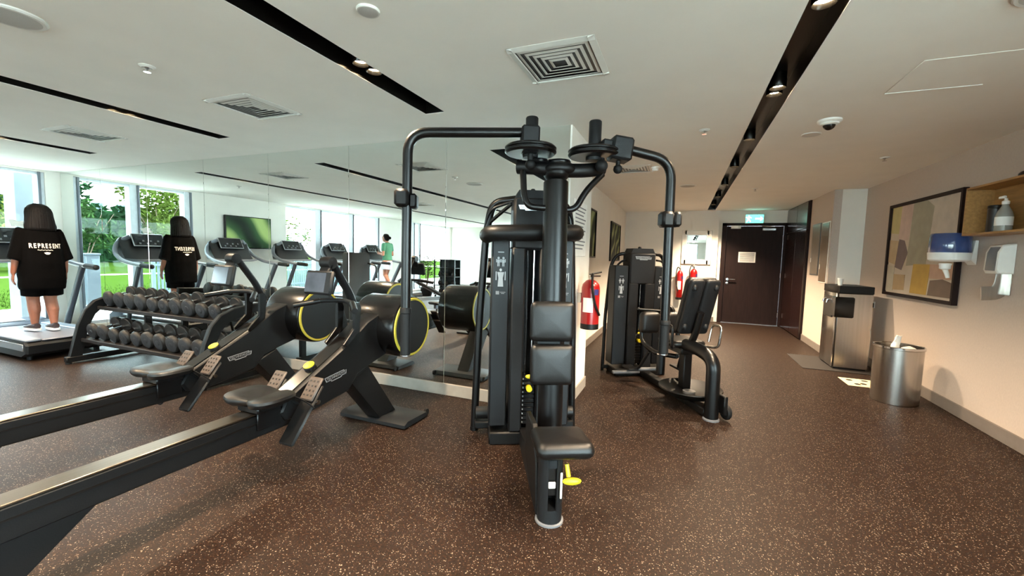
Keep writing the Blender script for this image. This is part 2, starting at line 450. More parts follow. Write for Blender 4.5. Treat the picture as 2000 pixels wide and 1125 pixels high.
struct('baseboard_service', B(2.115, 2.13, 8.055, 9.28, 0, 0.12, bev=0.004), M_BASE)
# dark glossy full-height joinery beside the door: separate boards
jw = struct('wall_joinery', B(2.10, 2.235, 9.29, YF + 0.09, 0, ZC), M_DARKWOOD)
for k, (y0, y1) in enumerate(((9.30, 10.06), (10.07, 10.93))):
    for z0, z1 in ((0.03, 2.08), (2.09, 2.58)):
        obj('joinery_panel', B(2.072, 2.10, y0, y1, z0, z1, bev=0.003), M_REDWOOD, jw)
# back wall (behind the viewer) with a long window
BW0, BW1, BZ0, BZ1 = -6.9, 0.85, 0.30, 2.48
bm_ = MB()
B(XL, BW0, YB - 0.2, YB, 0, ZC, bm_); B(BW1, XR, YB - 0.2, YB, 0, ZC, bm_); B(BW0, BW1, YB - 0.2, YB, BZ1, ZC, bm_); B(BW0, BW1, YB - 0.2, YB, 0, BZ0, bm_)
struct('wall_back', bm_, M_WALLW)
struct('baseboard_back', B(XL, XR, YB, YB + 0.015, 0, 0.12, bev=0.004), M_BASE)
w4 = struct('window_4', B(BW0, BW1, YB - 0.12, YB - 0.11, BZ0, BZ1), M_GLASS)
for k in range(8):
    x = BW0 + 0.03 + (BW1 - BW0 - 0.06) * k / 7
    obj('mullion', B(x - 0.03, x + 0.03, YB - 0.16, YB - 0.06, BZ0, BZ1, bev=0.004), M_FRAMEAL, w4)
# left (window) wall
lw = MB()
B(XL - 0.2, XL, 3.50, YM + 0.3, 0, ZC, lw)
B(XL - 0.2, XL, -0.57, 1.66, 0, ZC, lw); B(XL - 0.2, XL, -6.0, -4.17, 0, ZC, lw); B(XL - 0.2, XL, YB - 0.2, -8.74, 0, ZC, lw)
for y0, y1 in ((1.66, 3.5), (-4.17, -0.57), (-8.74, -6.0)):
    B(XL - 0.2, XL, y0, y1, 2.57, ZC, lw); B(XL - 0.2, XL, y0, y1, 0, 0.05, lw)
struct('wall_left', lw, M_WALLW)
def window(n, y0, y1, mull):
    w = struct('window_%d' % n, B(XL - 0.105, XL - 0.095, y0, y1, 0.05, 2.57), M_GLASS)
    fr = MB()
    B(XL - 0.16, XL - 0.03, y0, y1, 2.53, 2.57, fr, 0.004); B(XL - 0.16, XL - 0.03, y0, y1, 0.05, 0.11, fr, 0.004)
    obj('window_frame', fr, M_FRAMEAL, w)
    for ya, yb in mull:
        obj('mullion', B(XL - 0.18, XL - 0.02, ya, yb, 0.05, 2.57, bev=0.005), M_FRAMEAL, w)
        obj('mullion_cover', B(XL - 0.02, XL + 0.004, ya + 0.0, ya + 0.035, 0.05, 2.57, bev=0.004), M_FRAMED, w)
window(1, 1.66, 3.50, ((1.66, 1.80), (2.57, 2.72), (3.42, 3.50)))
window(2, -4.17, -0.57, ((-1.74, -1.52), (-3.0, -2.78), (-4.17, -3.97)))
window(3, -8.74, -6.0, ((-6.20, -6.0), (-6.58, -6.44)))
struct('baseboard_left', B(XL, XL + 0.015, -0.57, 1.66, 0, 0.12, bev=0.004), M_BASE)

# ------------------------------------------------------------------ door 1
d = struct('door_1', B(0.90, 2.03, YF + 0.115, YF + 0.165, 0.012, 2.25, bev=0.003), M_DARKWOOD)
fr = MB(); B(0.80, 0.895, YF + 0.07, YF + 0.25, 0, 2.32, fr, 0.004); B(2.035, 2.09, YF + 0.07, YF + 0.25, 0, 2.32, fr, 0.004); B(0.80, 2.09, YF + 0.07, YF + 0.25, 2.255, 2.32, fr, 0.004)
obj('door_frame', fr, M_DARKWOOD, d)
h = MB(); h.cyl((0.97, YF + 0.115, 1.02), (0.97, YF + 0.1, 1.02), 0.03, n=16); h.cyl((0.97, YF + 0.1, 1.02), (0.97, YF + 0.06, 1.02), 0.011); h.tube([(0.97, YF + 0.065, 1.02), (1.13, YF + 0.065, 1.02)], 0.011)
obj('door_handle', h, M_CHROME, d)
obj('lock', MB().lathe([(0.03, 0), (0.03, 0.012), (0.012, 0.014)], (0.97, YF + 0.115, 0.93), (0, -1, 0), 16), M_CHROME, d)
sg = obj('door_sign', B(1.17, 1.52, YF + 0.105, YF + 0.115, 1.42, 1.66, bev=0.003), M_PAPER, d)
for k in range(9): obj('print_line', B(1.20, 1.49, YF + 0.1035, YF + 0.1052, 1.445 + k * 0.022, 1.456 + k * 0.022), M_INK, sg, smooth=False)
cl = MB(); B(1.62, 1.88, YF + 0.06, YF + 0.115, 2.15, 2.20, cl, 0.005); cl.tube([(1.66, YF + 0.08, 2.215), (1.84, YF + 0.02, 2.235), (1.60, YF + 0.06, 2.25)], 0.008, 8)
obj('door_closer', cl, M_ALU, d)
obj('magnet_lock', B(0.98, 1.18, YF + 0.05, YF + 0.115, 2.19, 2.26, bev=0.005), M_WHITE, d)
for z in (0.25, 1.15, 2.0): obj('hinge', MB().cyl((2.03, YF + 0.105, z - 0.05), (2.03, YF + 0.105, z + 0.05), 0.009, n=8), M_ALU, d)
obj('threshold', B(0.88, 2.04, YF + 0.06, YF + 0.2, 0, 0.011), M_ALU, d)

# ------------------------------------------------------------------ ceiling fittings
DL_N = [0]
def downlight(x, y, label, group, double=True, power=1.0, corridor=False):
    t = thing('ceiling_downlight', label, 'downlight', (x, y, ZC + 0.036), 0, group)
    for k, dy in enumerate((-0.062, 0.062) if double else (0,)):
        hs = MB().lathe([(0.046, 0.03), (0.052, 0.03), (0.052, -0.022), (0.049, -0.026), (0.044, -0.02), (0.036, 0.012)], (0, dy, 0.02), (0, 0, 1), 20, cap=False)
        hs.lathe([(0.05, 0.03), (0.05, 0.072)], (0, dy, 0.02), (0, 0, 1), 20)
        obj('lamp_housing', hs, M_SLOT, t)
        obj('lens', MB().lathe([(0.045, 0.0), (0.043, -0.006), (0.02, -0.012)], (0, dy, 0.024), (0, 0, 1), 18), emit('warm_lamp_lens', (255, 222, 172), 30), t, smooth=False)
    ld = bpy.data.lights.new('downlight_beam', 'SPOT'); ld.energy = LAMP_W * power; ld.color = LAMP_COL
    ld.spot_size = math.radians(118); ld.spot_blend = 0.7; ld.shadow_soft_size = 0.05
    lo = bpy.data.objects.new('downlight_beam', ld); COL.objects.link(lo); lo.parent = t; lo.location = (0, 0, -0.02)
    return t
ORDL = ['first', 'second', 'third', 'fourth', 'fifth', 'sixth', 'seventh', 'eighth', 'ninth', 'tenth', 'eleventh', 'twelfth']
for k, y in enumerate((10.0, 8.79, 7.42, 6.05, 4.76, 3.48, 2.33, 1.05, -0.25, -1.55, -4.1, -6.6)):
    downlight(0.532, y, '%s warm downlight from the door in the long black ceiling channel' % ORDL[k], 'downlights in the corridor channel', double=(2.0 < y < 4.2), power=(1.9 if y > 7 else 1.05 if y > 4 else 1.0))
for x, nm in ((-1.96, 'above the front rowing machine'), (-4.55, 'above the dumbbell rack'), (-7.04, 'nearest the window wall')):
    for k, y in enumerate((2.25, 0.98, -0.29, -1.56, -2.83, -5.4, -7.6)):
        downlight(x, y, '%s pair of warm downlights from the mirror in the channel %s' % (ORDL[k], nm), 'downlights in the channel ' + nm)

def air_vent(x, y, w, label):
    t = thing('ceiling_vent', label, 'air vent', (x, y, ZC), 0, None)
    h = w / 2; f_ = MB()
    for s_ in (-1, 1):
        f_.prism([(s_ * h, -0.002), (s_ * (h - 0.035), -0.012), (s_ * (h - 0.035), 0.0), (s_ * h, 0.0)], -h, h, 'y')
        f_.prism([(s_ * h, -0.002), (s_ * (h - 0.035), -0.012), (s_ * (h - 0.035), 0.0), (s_ * h, 0.0)], -h, h, 'x')
    obj('frame', f_, M_ALUP, t, smooth=False)
    obj('dark_plenum', B(-h + 0.03, h - 0.03, -h + 0.03, h - 0.03, -0.002, -0.0005), M_SLOT, t, smooth=False)
    k = 0; r = h - 0.045
    while r > 0.03:
        lv = MB()
        for a in range(4):
            c, s_ = math.cos(a * PI / 2), math.sin(a * PI / 2)
            q = [(r, -r, -0.0035), (r, r, -0.0035), (r - 0.017, r - 0.017, -0.009), (r - 0.017, -r + 0.017, -0.009)]
            q2 = [(p[0] - 0.001, p[1], p[2] + 0.0015) for p in q]
            vs = [(p[0] * c - p[1] * s_, p[0] * s_ + p[1] * c, p[2]) for p in q + q2]
            lv.add(vs, [(0, 1, 2, 3), (7, 6, 5, 4), (0, 4, 5, 1), (2, 6, 7, 3), (1, 5, 6, 2), (0, 3, 7, 4)])
        obj('louvre', lv, M_ALUP, t, smooth=False)
        r -= 0.037
    return t
M_ALUP = pm('painted_vent_metal', (205, 203, 196), 0.45, 0.0, 0.03)
air_vent(-0.74, 2.50, 0.50, 'square louvred ceiling vent above the chest-fly machine')
air_vent(-3.32, 2.475, 0.50, 'square louvred ceiling vent between the channels above the rowing machines')
air_vent(-5.87, 2.485, 0.50, 'square louvred ceiling vent above the dumbbell rack')
air_vent(-0.66, 5.70, 0.46, 'square louvred ceiling vent in the corridor above the second weight machine')
for k, (x, y, w) in enumerate(((-3.32, -1.2, 0.5), (-5.87, -1.2, 0.5), (-0.74, -1.2, 0.5))):
    air_vent(x, y, w, ('square louvred ceiling vent seen in the mirror over the open floor', 'square louvred ceiling vent seen in the mirror near the treadmills', 'square louvred ceiling vent behind the viewer')[k])
def disc(name, x, y, r, label, cat, h=0.012, mat=None, inner=None, group=None):
    t = thing(name, label, cat, (x, y, ZC), 0, group)
    obj('rim', MB().lathe([(r, 0), (r, -h * 0.5), (r * 0.94, -h), (r * 0.82, -h)], (0, 0, 0), (0, 0, 1), 32), mat or M_WHITE, t)
    if inner: obj('grille', MB().lathe([(r * 0.83, -h * 0.4), (r * 0.83, -h * 1.02), (r * 0.4, -h * 1.25)], (0, 0, 0), (0, 0, 1), 32), inner, t)
    return t
M_GRILLE = pm('speaker_grille', (176, 172, 166), 0.8, 0.0, 0.08, 400)
M_CEILP = pm('ceiling_fitting_white', (206, 203, 196), 0.6, 0.0, 0.03)
disc('ceiling_speaker', -3.24, 1.10, 0.135, 'large round ceiling speaker with pale rim on the side of the dumbbell rack', 'speaker', 0.014, M_CEILP, M_GRILLE)
disc('ceiling_speaker', 1.36, 2.50, 0.13, 'large round ceiling speaker near the wooden box shelf', 'speaker', 0.014, M_CEILP, M_GRILLE)
disc('ceiling_sensor', -1.46, 1.68, 0.055, 'small round plain ceiling sensor beside the black light channel', 'sensor', 0.012, M_CEILP, M_GRILLE)
def sprinkler(x, y, label):
    t = thing('sprinkler', label, 'sprinkler', (x, y, ZC), 0, 'fire sprinklers')
    obj('flange', MB().lathe([(0.045, 0), (0.045, -0.004), (0.028, -0.014), (0.02, -0.006)], (0, 0, 0), (0, 0, 1), 24), M_CEILP, t)
    hd = MB().lathe([(0.012, 0), (0.012, -0.02), (0.005, -0.024), (0.005, -0.034), (0.02, -0.036), (0.02, -0.039)], (0, 0, 0), (0, 0, 1), 14)
    obj('head', hd, M_CHROME, t); return t
sprinkler(-3.26, 1.70, 'small white sprinkler in the ceiling between the first two vents')
sprinkler(0.11, 4.17, 'small flush sprinkler left of the long light channel')
sprinkler(1.94, 5.76, 'small flush sprinkler near the wall with the framed picture')
sprinkler(0.99, 7.68, 'small flush sprinkler well down the corridor')
sprinkler(-7.75, 1.9, 'small white sprinkler near the window wall')
disc('cover_plate', 1.0, 4.58, 0.075, 'flat round blank plate beside the dome camera', 'plate', 0.008, M_CEILP, M_CEILP)
disc('ceiling_speaker', 0.0, 7.2, 0.12, 'flat round speaker far down the corridor ceiling', 'speaker', 0.008, M_CEILP, M_GRILLE)
disc('ceiling_speaker', -3.2, -2.6, 0.13, 'round ceiling speaker seen in the mirror', 'speaker', 0.014, M_CEILP, M_GRILLE)
t = thing('smoke_detector', 'small white smoke detector beside the corridor vent', 'smoke detector', (-0.39, 5.65, ZC))
obj('base', MB().lathe([(0.055, 0), (0.055, -0.012), (0.05, -0.016)], (0, 0, 0), (0, 0, 1), 24), M_WHITE, t)
obj('chamber', MB().lathe([(0.036, -0.016), (0.04, -0.035), (0.034, -0.05), (0.012, -0.055)], (0, 0, 0), (0, 0, 1), 24), M_WHITE, t)
t = thing('dome_camera', 'white ceiling dome camera with black glossy eye beside the light channel', 'camera', (1.03, 4.18, ZC))
obj('base', MB().lathe([(0.085, 0), (0.085, -0.012), (0.076, -0.022), (0.066, -0.024), (0.062, -0.034), (0.05, -0.04)], (0, 0, 0), (0, 0, 1), 32), M_WHITE, t)
obj('dome', MB().sphere((0, 0, -0.034), 0.044, 20, 12), M_GLOSSB, t)
# access hatch with a bright edge gap
t = thing('access_hatch', 'flush square ceiling access hatch with a bright edge strip', 'access hatch', (1.44, 3.38, ZC))
hm = MB(); w_ = 0.25
obj('panel', B(-w_, w_, -w_, w_, -0.004, 0.0, bev=0.003), M_CEIL, t)
obj('edge_strip', B(-w_, w_ - 0.01, w_, w_ + 0.012, -0.008, 0.0), M_WHITE, t, smooth=False)
# exit sign
t = thing('exit_sign', 'small green lit emergency exit sign above the dark door', 'exit sign', (1.435, YF + 0.02, 2.41))
obj('housing', B(-0.185, 0.185, 0.0, 0.05, -0.10, 0.10, bev=0.006), M_WHITE, t)
obj('lit_face', B(-0.175, 0.175, -0.004, 0.0, -0.09, 0.09), emit('exit_green', (60, 190, 160), 1.6), t, smooth=False)
fg = MB(); E_ = -0.0065
fg.box((-0.115, E_, 0.055), (0.026, 0.004, 0.026)); fg.box((-0.118, E_, 0.012), (0.03, 0.004, 0.06), rot=(0, 0.3, 0))
fg.box((-0.15, E_, 0.022), (0.05, 0.004, 0.014), rot=(0, 0.7, 0)); fg.box((-0.085, E_, 0.03), (0.05, 0.004, 0.014), rot=(0, 0.6, 0))
fg.box((-0.14, E_, -0.045), (0.016, 0.004, 0.07), rot=(0, 0.6, 0)); fg.box((-0.095, E_, -0.04), (0.016, 0.004, 0.07), rot=(0, -0.5, 0))
obj('running_figure', fg, emit('exit_white', (240, 255, 250), 2.2), t, smooth=False)
ar = MB(); ar.box((0.07, E_, 0), (0.11, 0.004, 0.03)); ar.prism([(0.115, 0.05), (0.165, 0), (0.115, -0.05)], E_ - 0.002, E_ + 0.002, 'y')
obj('arrow', ar, MATS['exit_white'], t, smooth=False)
# ================================================================== WEIGHT MACHINES
def q(u, v, z): return (u, -v, z)            # machine coordinates: u to its right side as seen from the seat end, v forward, z up
def badge(parent, c, w, right, up, mat, plate=True):
    """angular outlined maker's badge with its lettering"""
    r_ = Vector(right).normalized(); u_ = Vector(up).normalized(); n_ = r_.cross(u_); c = Vector(c)
    h = w * 0.24
    pts = [(-.5, .42), (.38, .42), (.40, .25), (.5, .25), (.47, -.32), (.26, -.32), (.24, -.5), (-.22, -.5), (-.24, -.28), (-.44, -.28)]
    def P_(a, b, d): return c + r_ * (a * w) + u_ * (b * h) + n_ * d
    mb = MB(); k = len(pts)
    if plate:
        mb.add([P_(a, b, 0) for a, b in pts] + [P_(a, b, .002) for a, b in pts], [tuple(range(k)), tuple(range(2 * k - 1, k - 1, -1))] + [(i, (i + 1) % k, k + (i + 1) % k, k + i) for i in range(k)])
        b_ = obj('badge', mb, mat, parent, smooth=False)
        text('badge_lettering', 'TECHNOGYM', w * 0.135, M_CHAR, b_, c + n_ * .0025 + u_ * (h * .02), r_, u_, 0.0006, bold=0.0)
    else:
        e = 0.92
        mb.add([P_(a, b, .001) for a, b in pts] + [P_(a * e, b * (1 - (1 - e) * 3.2), .001) for a, b in pts], [(i, (i + 1) % k, k + (i + 1) % k, k + i) for i in range(k)])
        b_ = obj('badge', mb, mat, parent, smooth=False)
        text('badge_lettering', 'TECHNOGYM', w * 0.13, mat, b_, c + n_ * .001 + u_ * (h * .0), r_, u_, 0.0004)
    return b_
def placard(parent, u0, u1, zt, v, k=.8):
    """printed exercise guide on a side panel: title, two figures, body outline, square code field left blank, small emblem"""
    w = u1 - u0; uc = (u0 + u1) / 2; g = MB(); yv = -v - 0.0012
    def R_(cu, cz, du, dz): g.box((cu, yv, cz), (du, 0.0016, dz))
    R_(uc, zt, w * .42, 0.008)
    for s in (-1, 1):
        cu = uc + s * w * .17
        g.sphere((cu, yv, zt - .055), (.011, .0012, .012), 8, 6); R_(cu, zt - .085, .022, .032); R_(cu - .017, zt - .08, .008, .03); R_(cu + .017, zt - .08, .008, .03)
        R_(cu - .006, zt - .117, .008, .03); R_(cu + .006, zt - .117, .008, .03)
    g.sphere((uc, yv, zt - .165), (.012, .0012, .014), 8, 6)
    g.prism([(uc - .032, zt - .185), (uc + .032, zt - .185), (uc + .02, zt - .24), (uc + .026, zt - .32), (uc - .026, zt - .32), (uc - .02, zt - .24)], yv - .0008, yv + .0008, 'y')
    for s in (-1, 1): R_(uc + s * .042, zt - .22, .008, .08)
    g.v = [(uc + (a - uc) * k, b, zt + (c - zt) * k) for a, b, c in g.v]
    tag(obj('exercise_guide', g, M_PRINT, parent, smooth=False), kind='stuff')
    e = MB(); e.box((uc + w * .17, yv, zt - .372), (.05, .0016, .006)); e.box((uc + w * .17, yv, zt - .385), (.03, .0016, .006)); e.box((uc - w * .2, yv, zt - .378), (w * .24, .0012, w * .24))
    e.v = [(uc + (a - uc) * k, b, zt + (c - zt) * k) for a, b, c in e.v]
    tag(obj('guide_footer', e, M_INK, parent, smooth=False), kind='stuff')
def tower(t, uc, ztop, zpan, lw=(.14, .36), rw=(.14, .32), colw=.30, slot=(.0, .11), v0=0.06, v1=0.30, guide=.8):
    """weight-stack tower: column with a slot, two printed side panels, stack"""
    c0, c1 = uc - colw / 2, uc + colw / 2
    s0, s1 = uc + slot[0], uc + slot[1]
    zs = ztop - .42
    sh = MB()
    B(c0, s0, -v1, -v0, .10, zs, sh, .012); B(s1, c1, -v1, -v0, .10, zs, sh, .012); B(c0, c1, -v1, -v0, zs - .02, ztop - .05, sh, .02)
    B(c0, c1, -v0 - .05, -v0, .10, zs, sh)
    sh.prism([(c0 + .012, ztop - .06), (c0 + .04, ztop), (c1 - .04, ztop), (c1 - .012, ztop - .06)], -v1 + .012, -v0 - .01, 'y')
    obj('tower_shell', sh, M_CHAR, t)
    obj('top_knob', MB().lathe([(.02, 0), (.022, .012), (.012, .025)], q(uc, (v0 + v1) / 2, ztop), (0, 0, 1), 12), M_BLACK, t)
    for nm, a, b in (('left_panel', uc - lw[1], uc - lw[0] - .012), ('right_panel', uc + rw[0] + .012, uc + rw[1])):
        p = obj(nm, B(a, b, -v1 + .02, -v0 - .02, .14, zpan, bev=.01), M_PANEL, t)
        if guide: placard(p, a, b, zpan - .13, v1 - .02, guide)
    for k in range(11):
        st = obj('weight_plate', B(s0 + .006, s1 - .006, -v1 + .04, -v0 - .06, .15 + k * .034, .15 + k * .034 + .030, bev=.002), M_BLACK2, t)
    pn = MB(); pn.cyl(q((s0 + s1) / 2, v1 - .05, .44), q((s0 + s1) / 2, v1 + .012, .44), .022, n=16); obj('selector_pin', pn, M_YEL, t)
    pn = MB(); pn.sphere(q((s0 + s1) / 2, v1 - .0, .535), (.032, .018, .016), 14, 8); obj('selector_lever', pn, M_YEL, t)
    rod = MB()
    for s in (-.025, .025): rod.cyl(q((s0 + s1) / 2 + s, v1 - .10, .12), q((s0 + s1) / 2 + s, v1 - .10, zs), .008, n=8)
    obj('guide_rods', rod, M_CHROME, t)
    sc_ = MB()
    for k in range(11): sc_.box(q(s0 + .01, v1 - .038, .165 + k * .034), (.008, .002, .012))
    obj('weight_numbers', sc_, M_PRINT, t, smooth=False)
    return s0, s1

# ---------------------------------------------------------------- chest-fly machine (the big one)
PO = (-1.17, 3.22, 0.0); PA = math.atan2(0.46, 0.888)
pec = thing('chest_fly_machine', 'tall black chest-fly weight machine with two hanging bent arms', 'weight machine', PO, PA)
tower(pec, .0, 1.93, 1.60, lw=(.16, .305), rw=(.16, .31), colw=.31, slot=(-.055, .05))
badge(pec, q(-.03, .302, 1.80), .18, (1, 0, 0), (0, 0, 1), M_ALU)
for s, nm in ((-1, 'side_tube'), (1, 'side_tube')):
    tb = MB(); tb.tube([q(s * .41, 0, .02), q(s * .385, .0, .9), q(s * .345, .02, 1.62), q(s * .30, .06, 1.86), q(s * .12, .12, 1.88)], .031, 14, .16, 7)
    tb.cyl(q(s * .41, 0, 0), q(s * .41, 0, .03), .036, n=16)
    o = obj('side_tube', tb, M_BLACK2, pec)
    cb = MB(); cb.tube([q(s * .345, .03, 1.68), q(s * .16, .16, 1.84)], .014, 10); cb.tube([q(s * .36, .02, 1.6), q(s * .33, .08, 1.80), q(s * .15, .14, 1.86)], .012, 10, .08)
    obj('cable_guard', cb, M_BLACK2, o)
fb = MB(); B(-.41, .41, -.09, .0, .04, .10, fb, .01); fb.tube([q(-.40, .04, .16), q(.40, .04, .16)], .05, 14); B(-.30, .25, -.30, -.0, .0, .10, fb, .01)
obj('rear_base', fb, M_BLACK, pec)
bb = MB(); bb.prism([(-.25, .0), (-.25, .12), (-.60, .17), (-1.16, .17), (-1.16, .0)], -.065, .035, 'x', .008)
bb.prism([(-.98, .45), (-1.16, .30), (-1.20, .02), (-1.02, .02), (-.70, .14), (-.70, .42)], -.075, -.04, 'x', .006)
obj('base_beam', bb, M_BLACK, pec)
ps = MB(); ps.tube([q(.075, .76, .12), q(.08, .71, 1.2), q(.085, .64, 1.93)], .07, 24, ell=(.080, .094)); obj('main_post', ps, M_BLACK2, pec)
obj('post_cap', MB().sphere(q(.088, .64, 1.985), (.085, .115, .055), 20, 10), M_BLACK, pec)
# padded bar wrapping the post half-way up
br = MB(); br.tube([q(-.345, .28, 1.59), q(-.325, .43, 1.60), q(-.10, .50, 1.605), q(.17, .50, 1.615), q(.29, .43, 1.62), q(.31, .26, 1.62)], .058, 18, .12, 6); obj('roll_bar', br, M_BLACK, pec)
# back pads, seat
Rb = Euler((math.radians(90 - 2), 0, 0)).to_matrix()
obj('upper_back_pad', MB().pad(q(.052, .845, 1.045), (.275, .25, .075), Rb, .035), M_VINYL, pec)
obj('lower_back_pad', MB().pad(q(.058, .855, .775), (.275, .255, .075), Rb, .035), M_VINYL, pec)
pb = MB(); B(-.04, .12, -.82, -.72, .68, 1.14, pb, .01); obj('pad_bracket', pb, M_BLACK, pec)
Rs = Euler((math.radians(-4), 0, 0)).to_matrix()
obj('seat', MB().pad(q(.06, 1.18, .425), (.31, .33, .085), Rs, .045), M_VINYL, pec)
sp_ = MB(); B(-.04, .06, -1.26, -1.10, .16, .385, sp_, .006); obj('seat_slider', sp_, M_SLOT, pec)
# front foot: half-round post with a slot
ft = MB(); n = 16
def arcpost(r, z0, z1, gap, c=(0.0, 1.215)):
    mb = MB(); out = []
    for k in range(n + 1):
        a = gap + (2 * PI - 2 * gap) * k / n; out.append((c[0] + r * math.sin(a), -(c[1] + r * math.cos(a) * 1.05)))
    inn = [(c[0] + (x - c[0]) * .86, -c[1] + (y + c[1]) * .86) for x, y in reversed(out)]
    return mb.prism(out + inn, z0, z1, 'z')
ft = arcpost(.068, .085, .37, .36); ft.cyl(q(0, 1.215, .012), q(0, 1.215, .09), .068, n=28); ft.cyl(q(0, 1.215, .325), q(0, 1.215, .37), .066, n=28)
obj('front_foot_post', ft, M_CHAR, pec)
obj('foot_pad', MB().lathe([(.078, 0), (.078, .01), (.07, .014)], q(0, 1.215, 0), (0, 0, 1), 28), M_GREYPL, pec)
obj('height_scale', B(.040, .052, -1.288, -1.281, .16, .305, bev=.003), M_WHITE, pec)
pos = MB(); B(-.022, .016, -1.282, -1.272, .215, .25, pos, .003); pos.cyl(q(-.003, 1.272, .232), q(-.003, 1.288, .232), .012, n=12); obj('position_plate', pos, M_WHITE, pec)
lv = MB(); lv.tube([q(.075, 1.27, .345), q(.083, 1.29, .285)], .012, 10); lv.sphere(q(.10, 1.295, .262), (.052, .02, .02), 14, 8); obj('seat_lever', lv, M_YEL, pec)
# head: boom, pulleys, pivots, arms
bo = MB(); bo.tube([q(-.16, .58, 2.03), q(-.03, .64, 2.02), q(.10, .68, 2.0), q(.27, .66, 2.01), q(.40, .60, 2.04)], .045, 16, .08); bo.sphere(q(.10, .69, 2.01), (.10, .07, .045), 18, 10)
obj('head_boom', bo, M_BLACK, pec)
for s, tip in ((-1, q(-.13, .62, 2.0)), (1, q(.40, .62, 2.0))):
    hb = MB(); hb.tube([tip, q(s * .21 + .07, .66, 1.88) if s > 0 else q(-.125, .66, 1.84), q(s * .12 + .09, .68, 1.75) if s > 0 else q(-.10, .68, 1.765), q(.085, .68, 1.755)], .021, 12, .09, 7)
    obj('brace_tube', hb, M_BLACK2, pec)
for cu in (-.085, .335):
    pl_ = MB().lathe([(.04, 0), (.155, .0), (.168, .012), (.168, .020), (.160, .024), (.160, .030), (.168, .034), (.168, .042), (.155, .054), (.04, .054)], q(cu, .62, 2.105), (0, 0, 1), 36)
    pu = obj('cam_pulley', pl_, M_BLACK2, pec)
    obj('pulley_hub', MB().lathe([(.05, -.02), (.05, .075), (.04, .08)], q(cu, .62, 2.105), (0, 0, 1), 20), M_CHAR, pu)
    obj('pivot_post', MB().lathe([(.041, 0), (.041, .165), (.036, .172)], q(cu + .005, .62, 2.17), (0, 0, 1), 24), M_CHAR, pec)
sp2 = MB().lathe([(.03, 0), (.075, .0), (.08, .02), (.075, .03), (.03, .03)], q(.12, .55, 2.06), (0, 0, 1), 24); sp2.lathe([(.03, 0), (.06, .0), (.065, .015), (.06, .025), (.03, .025)], q(-.02, .56, 2.065), (0, 0, 1), 24)
obj('idler_pulleys', sp2, M_BLACK2, pec)
cbl = MB(); cbl.tube([q(.06, .50, 2.10), q(.14, .42, 2.13), q(.22, .50, 2.08)], .008, 8, .06); obj('cable', cbl, M_RUBBER, pec)
def fly_arm(name, clamp, top, corner, bottom, v, grip_z):
    a = obj(name, MB().tube([top[0], top[1], corner, bottom], .0305, 18, .13, 9), M_BLACK2, pec)
    return a
# left arm
aL = obj('left_arm', MB().tube([q(-.12, .66, 2.232), q(-.86, .68, 2.19), q(-.868, .68, 1.02)], .031, 18, .13, 9), M_BLACK2, pec)
obj('arm_clamp', B(-.155, -.04, -.73, -.60, 2.10, 2.265, bev=.012), M_CHAR, aL)
kn = MB(); kn.cyl(q(-.095, .70, 2.09), q(-.095, .70, 2.04), .017, n=12); kn.sphere(q(-.095, .70, 2.025), .033, 14, 10); obj('release_knob', kn, M_RUBBER, aL)
cl = MB(); B(-.935, -.845, -.745, -.635, 1.73, 1.84, cl, .018); B(-.848, -.80, -.72, -.61, 1.725, 1.815, cl, .012); obj('length_clamp', cl, M_BLACK, aL)
obj('grip', MB().lathe([(.028, 0), (.033, .006), (.033, .27), (.037, .275), (.037, .30), (.031, .31)], q(-.868, .68, .79), (0, 0, 1), 18), M_RUBBER, aL)
obj('grip_cap', MB().lathe([(.026, 0), (.030, .004), (.030, .012)], q(-.868, .68, .783), (0, 0, 1), 16), M_ALU, aL)
# right arm
aR = obj('right_arm', MB().tube([q(.36, .64, 2.175), q(.52, .66, 2.165), q(.855, .66, 2.10), q(.868, .66, 1.0)], .031, 18, .13, 9), M_BLACK2, pec)
obj('arm_clamp', MB().box(q(.50, .66, 2.155), (.14, .13, .15), rot=(0, .12, 0), bev=.015).box(q(.42, .65, 2.17), (.10, .10, .08), rot=(0, .12, 0), bev=.01), M_CHAR, aR)
kn = MB(); kn.cyl(q(.49, .66, 2.09), q(.49, .66, 2.045), .015, n=12); kn.sphere(q(.49, .66, 2.03), .030, 14, 10); obj('release_knob', kn, M_RUBBER, aR)
kn = MB(); kn.cyl(q(.365, .70, 2.08), q(.365, .71, 2.05), .022, n=12); kn.sphere(q(.365, .71, 2.035), .040, 16, 10); obj('stop_ball', kn, M_RUBBER, aR)
cl = MB(); B(.79, .875, -.72, -.62, 1.66, 1.765, cl, .018); B(.872, .93, -.71, -.61, 1.665, 1.765, cl, .016); obj('length_clamp', cl, M_BLACK, aR)
obj('grip', MB().lathe([(.028, 0), (.033, .006), (.033, .20), (.037, .205), (.037, .225), (.031, .235)], q(.868, .66, .80), (0, 0, 1), 18), M_RUBBER, aR)
obj('grip_cap', MB().lathe([(.026, 0), (.030, .004), (.030, .012)], q(.868, .66, .792), (0, 0, 1), 16), M_ALU, aR)

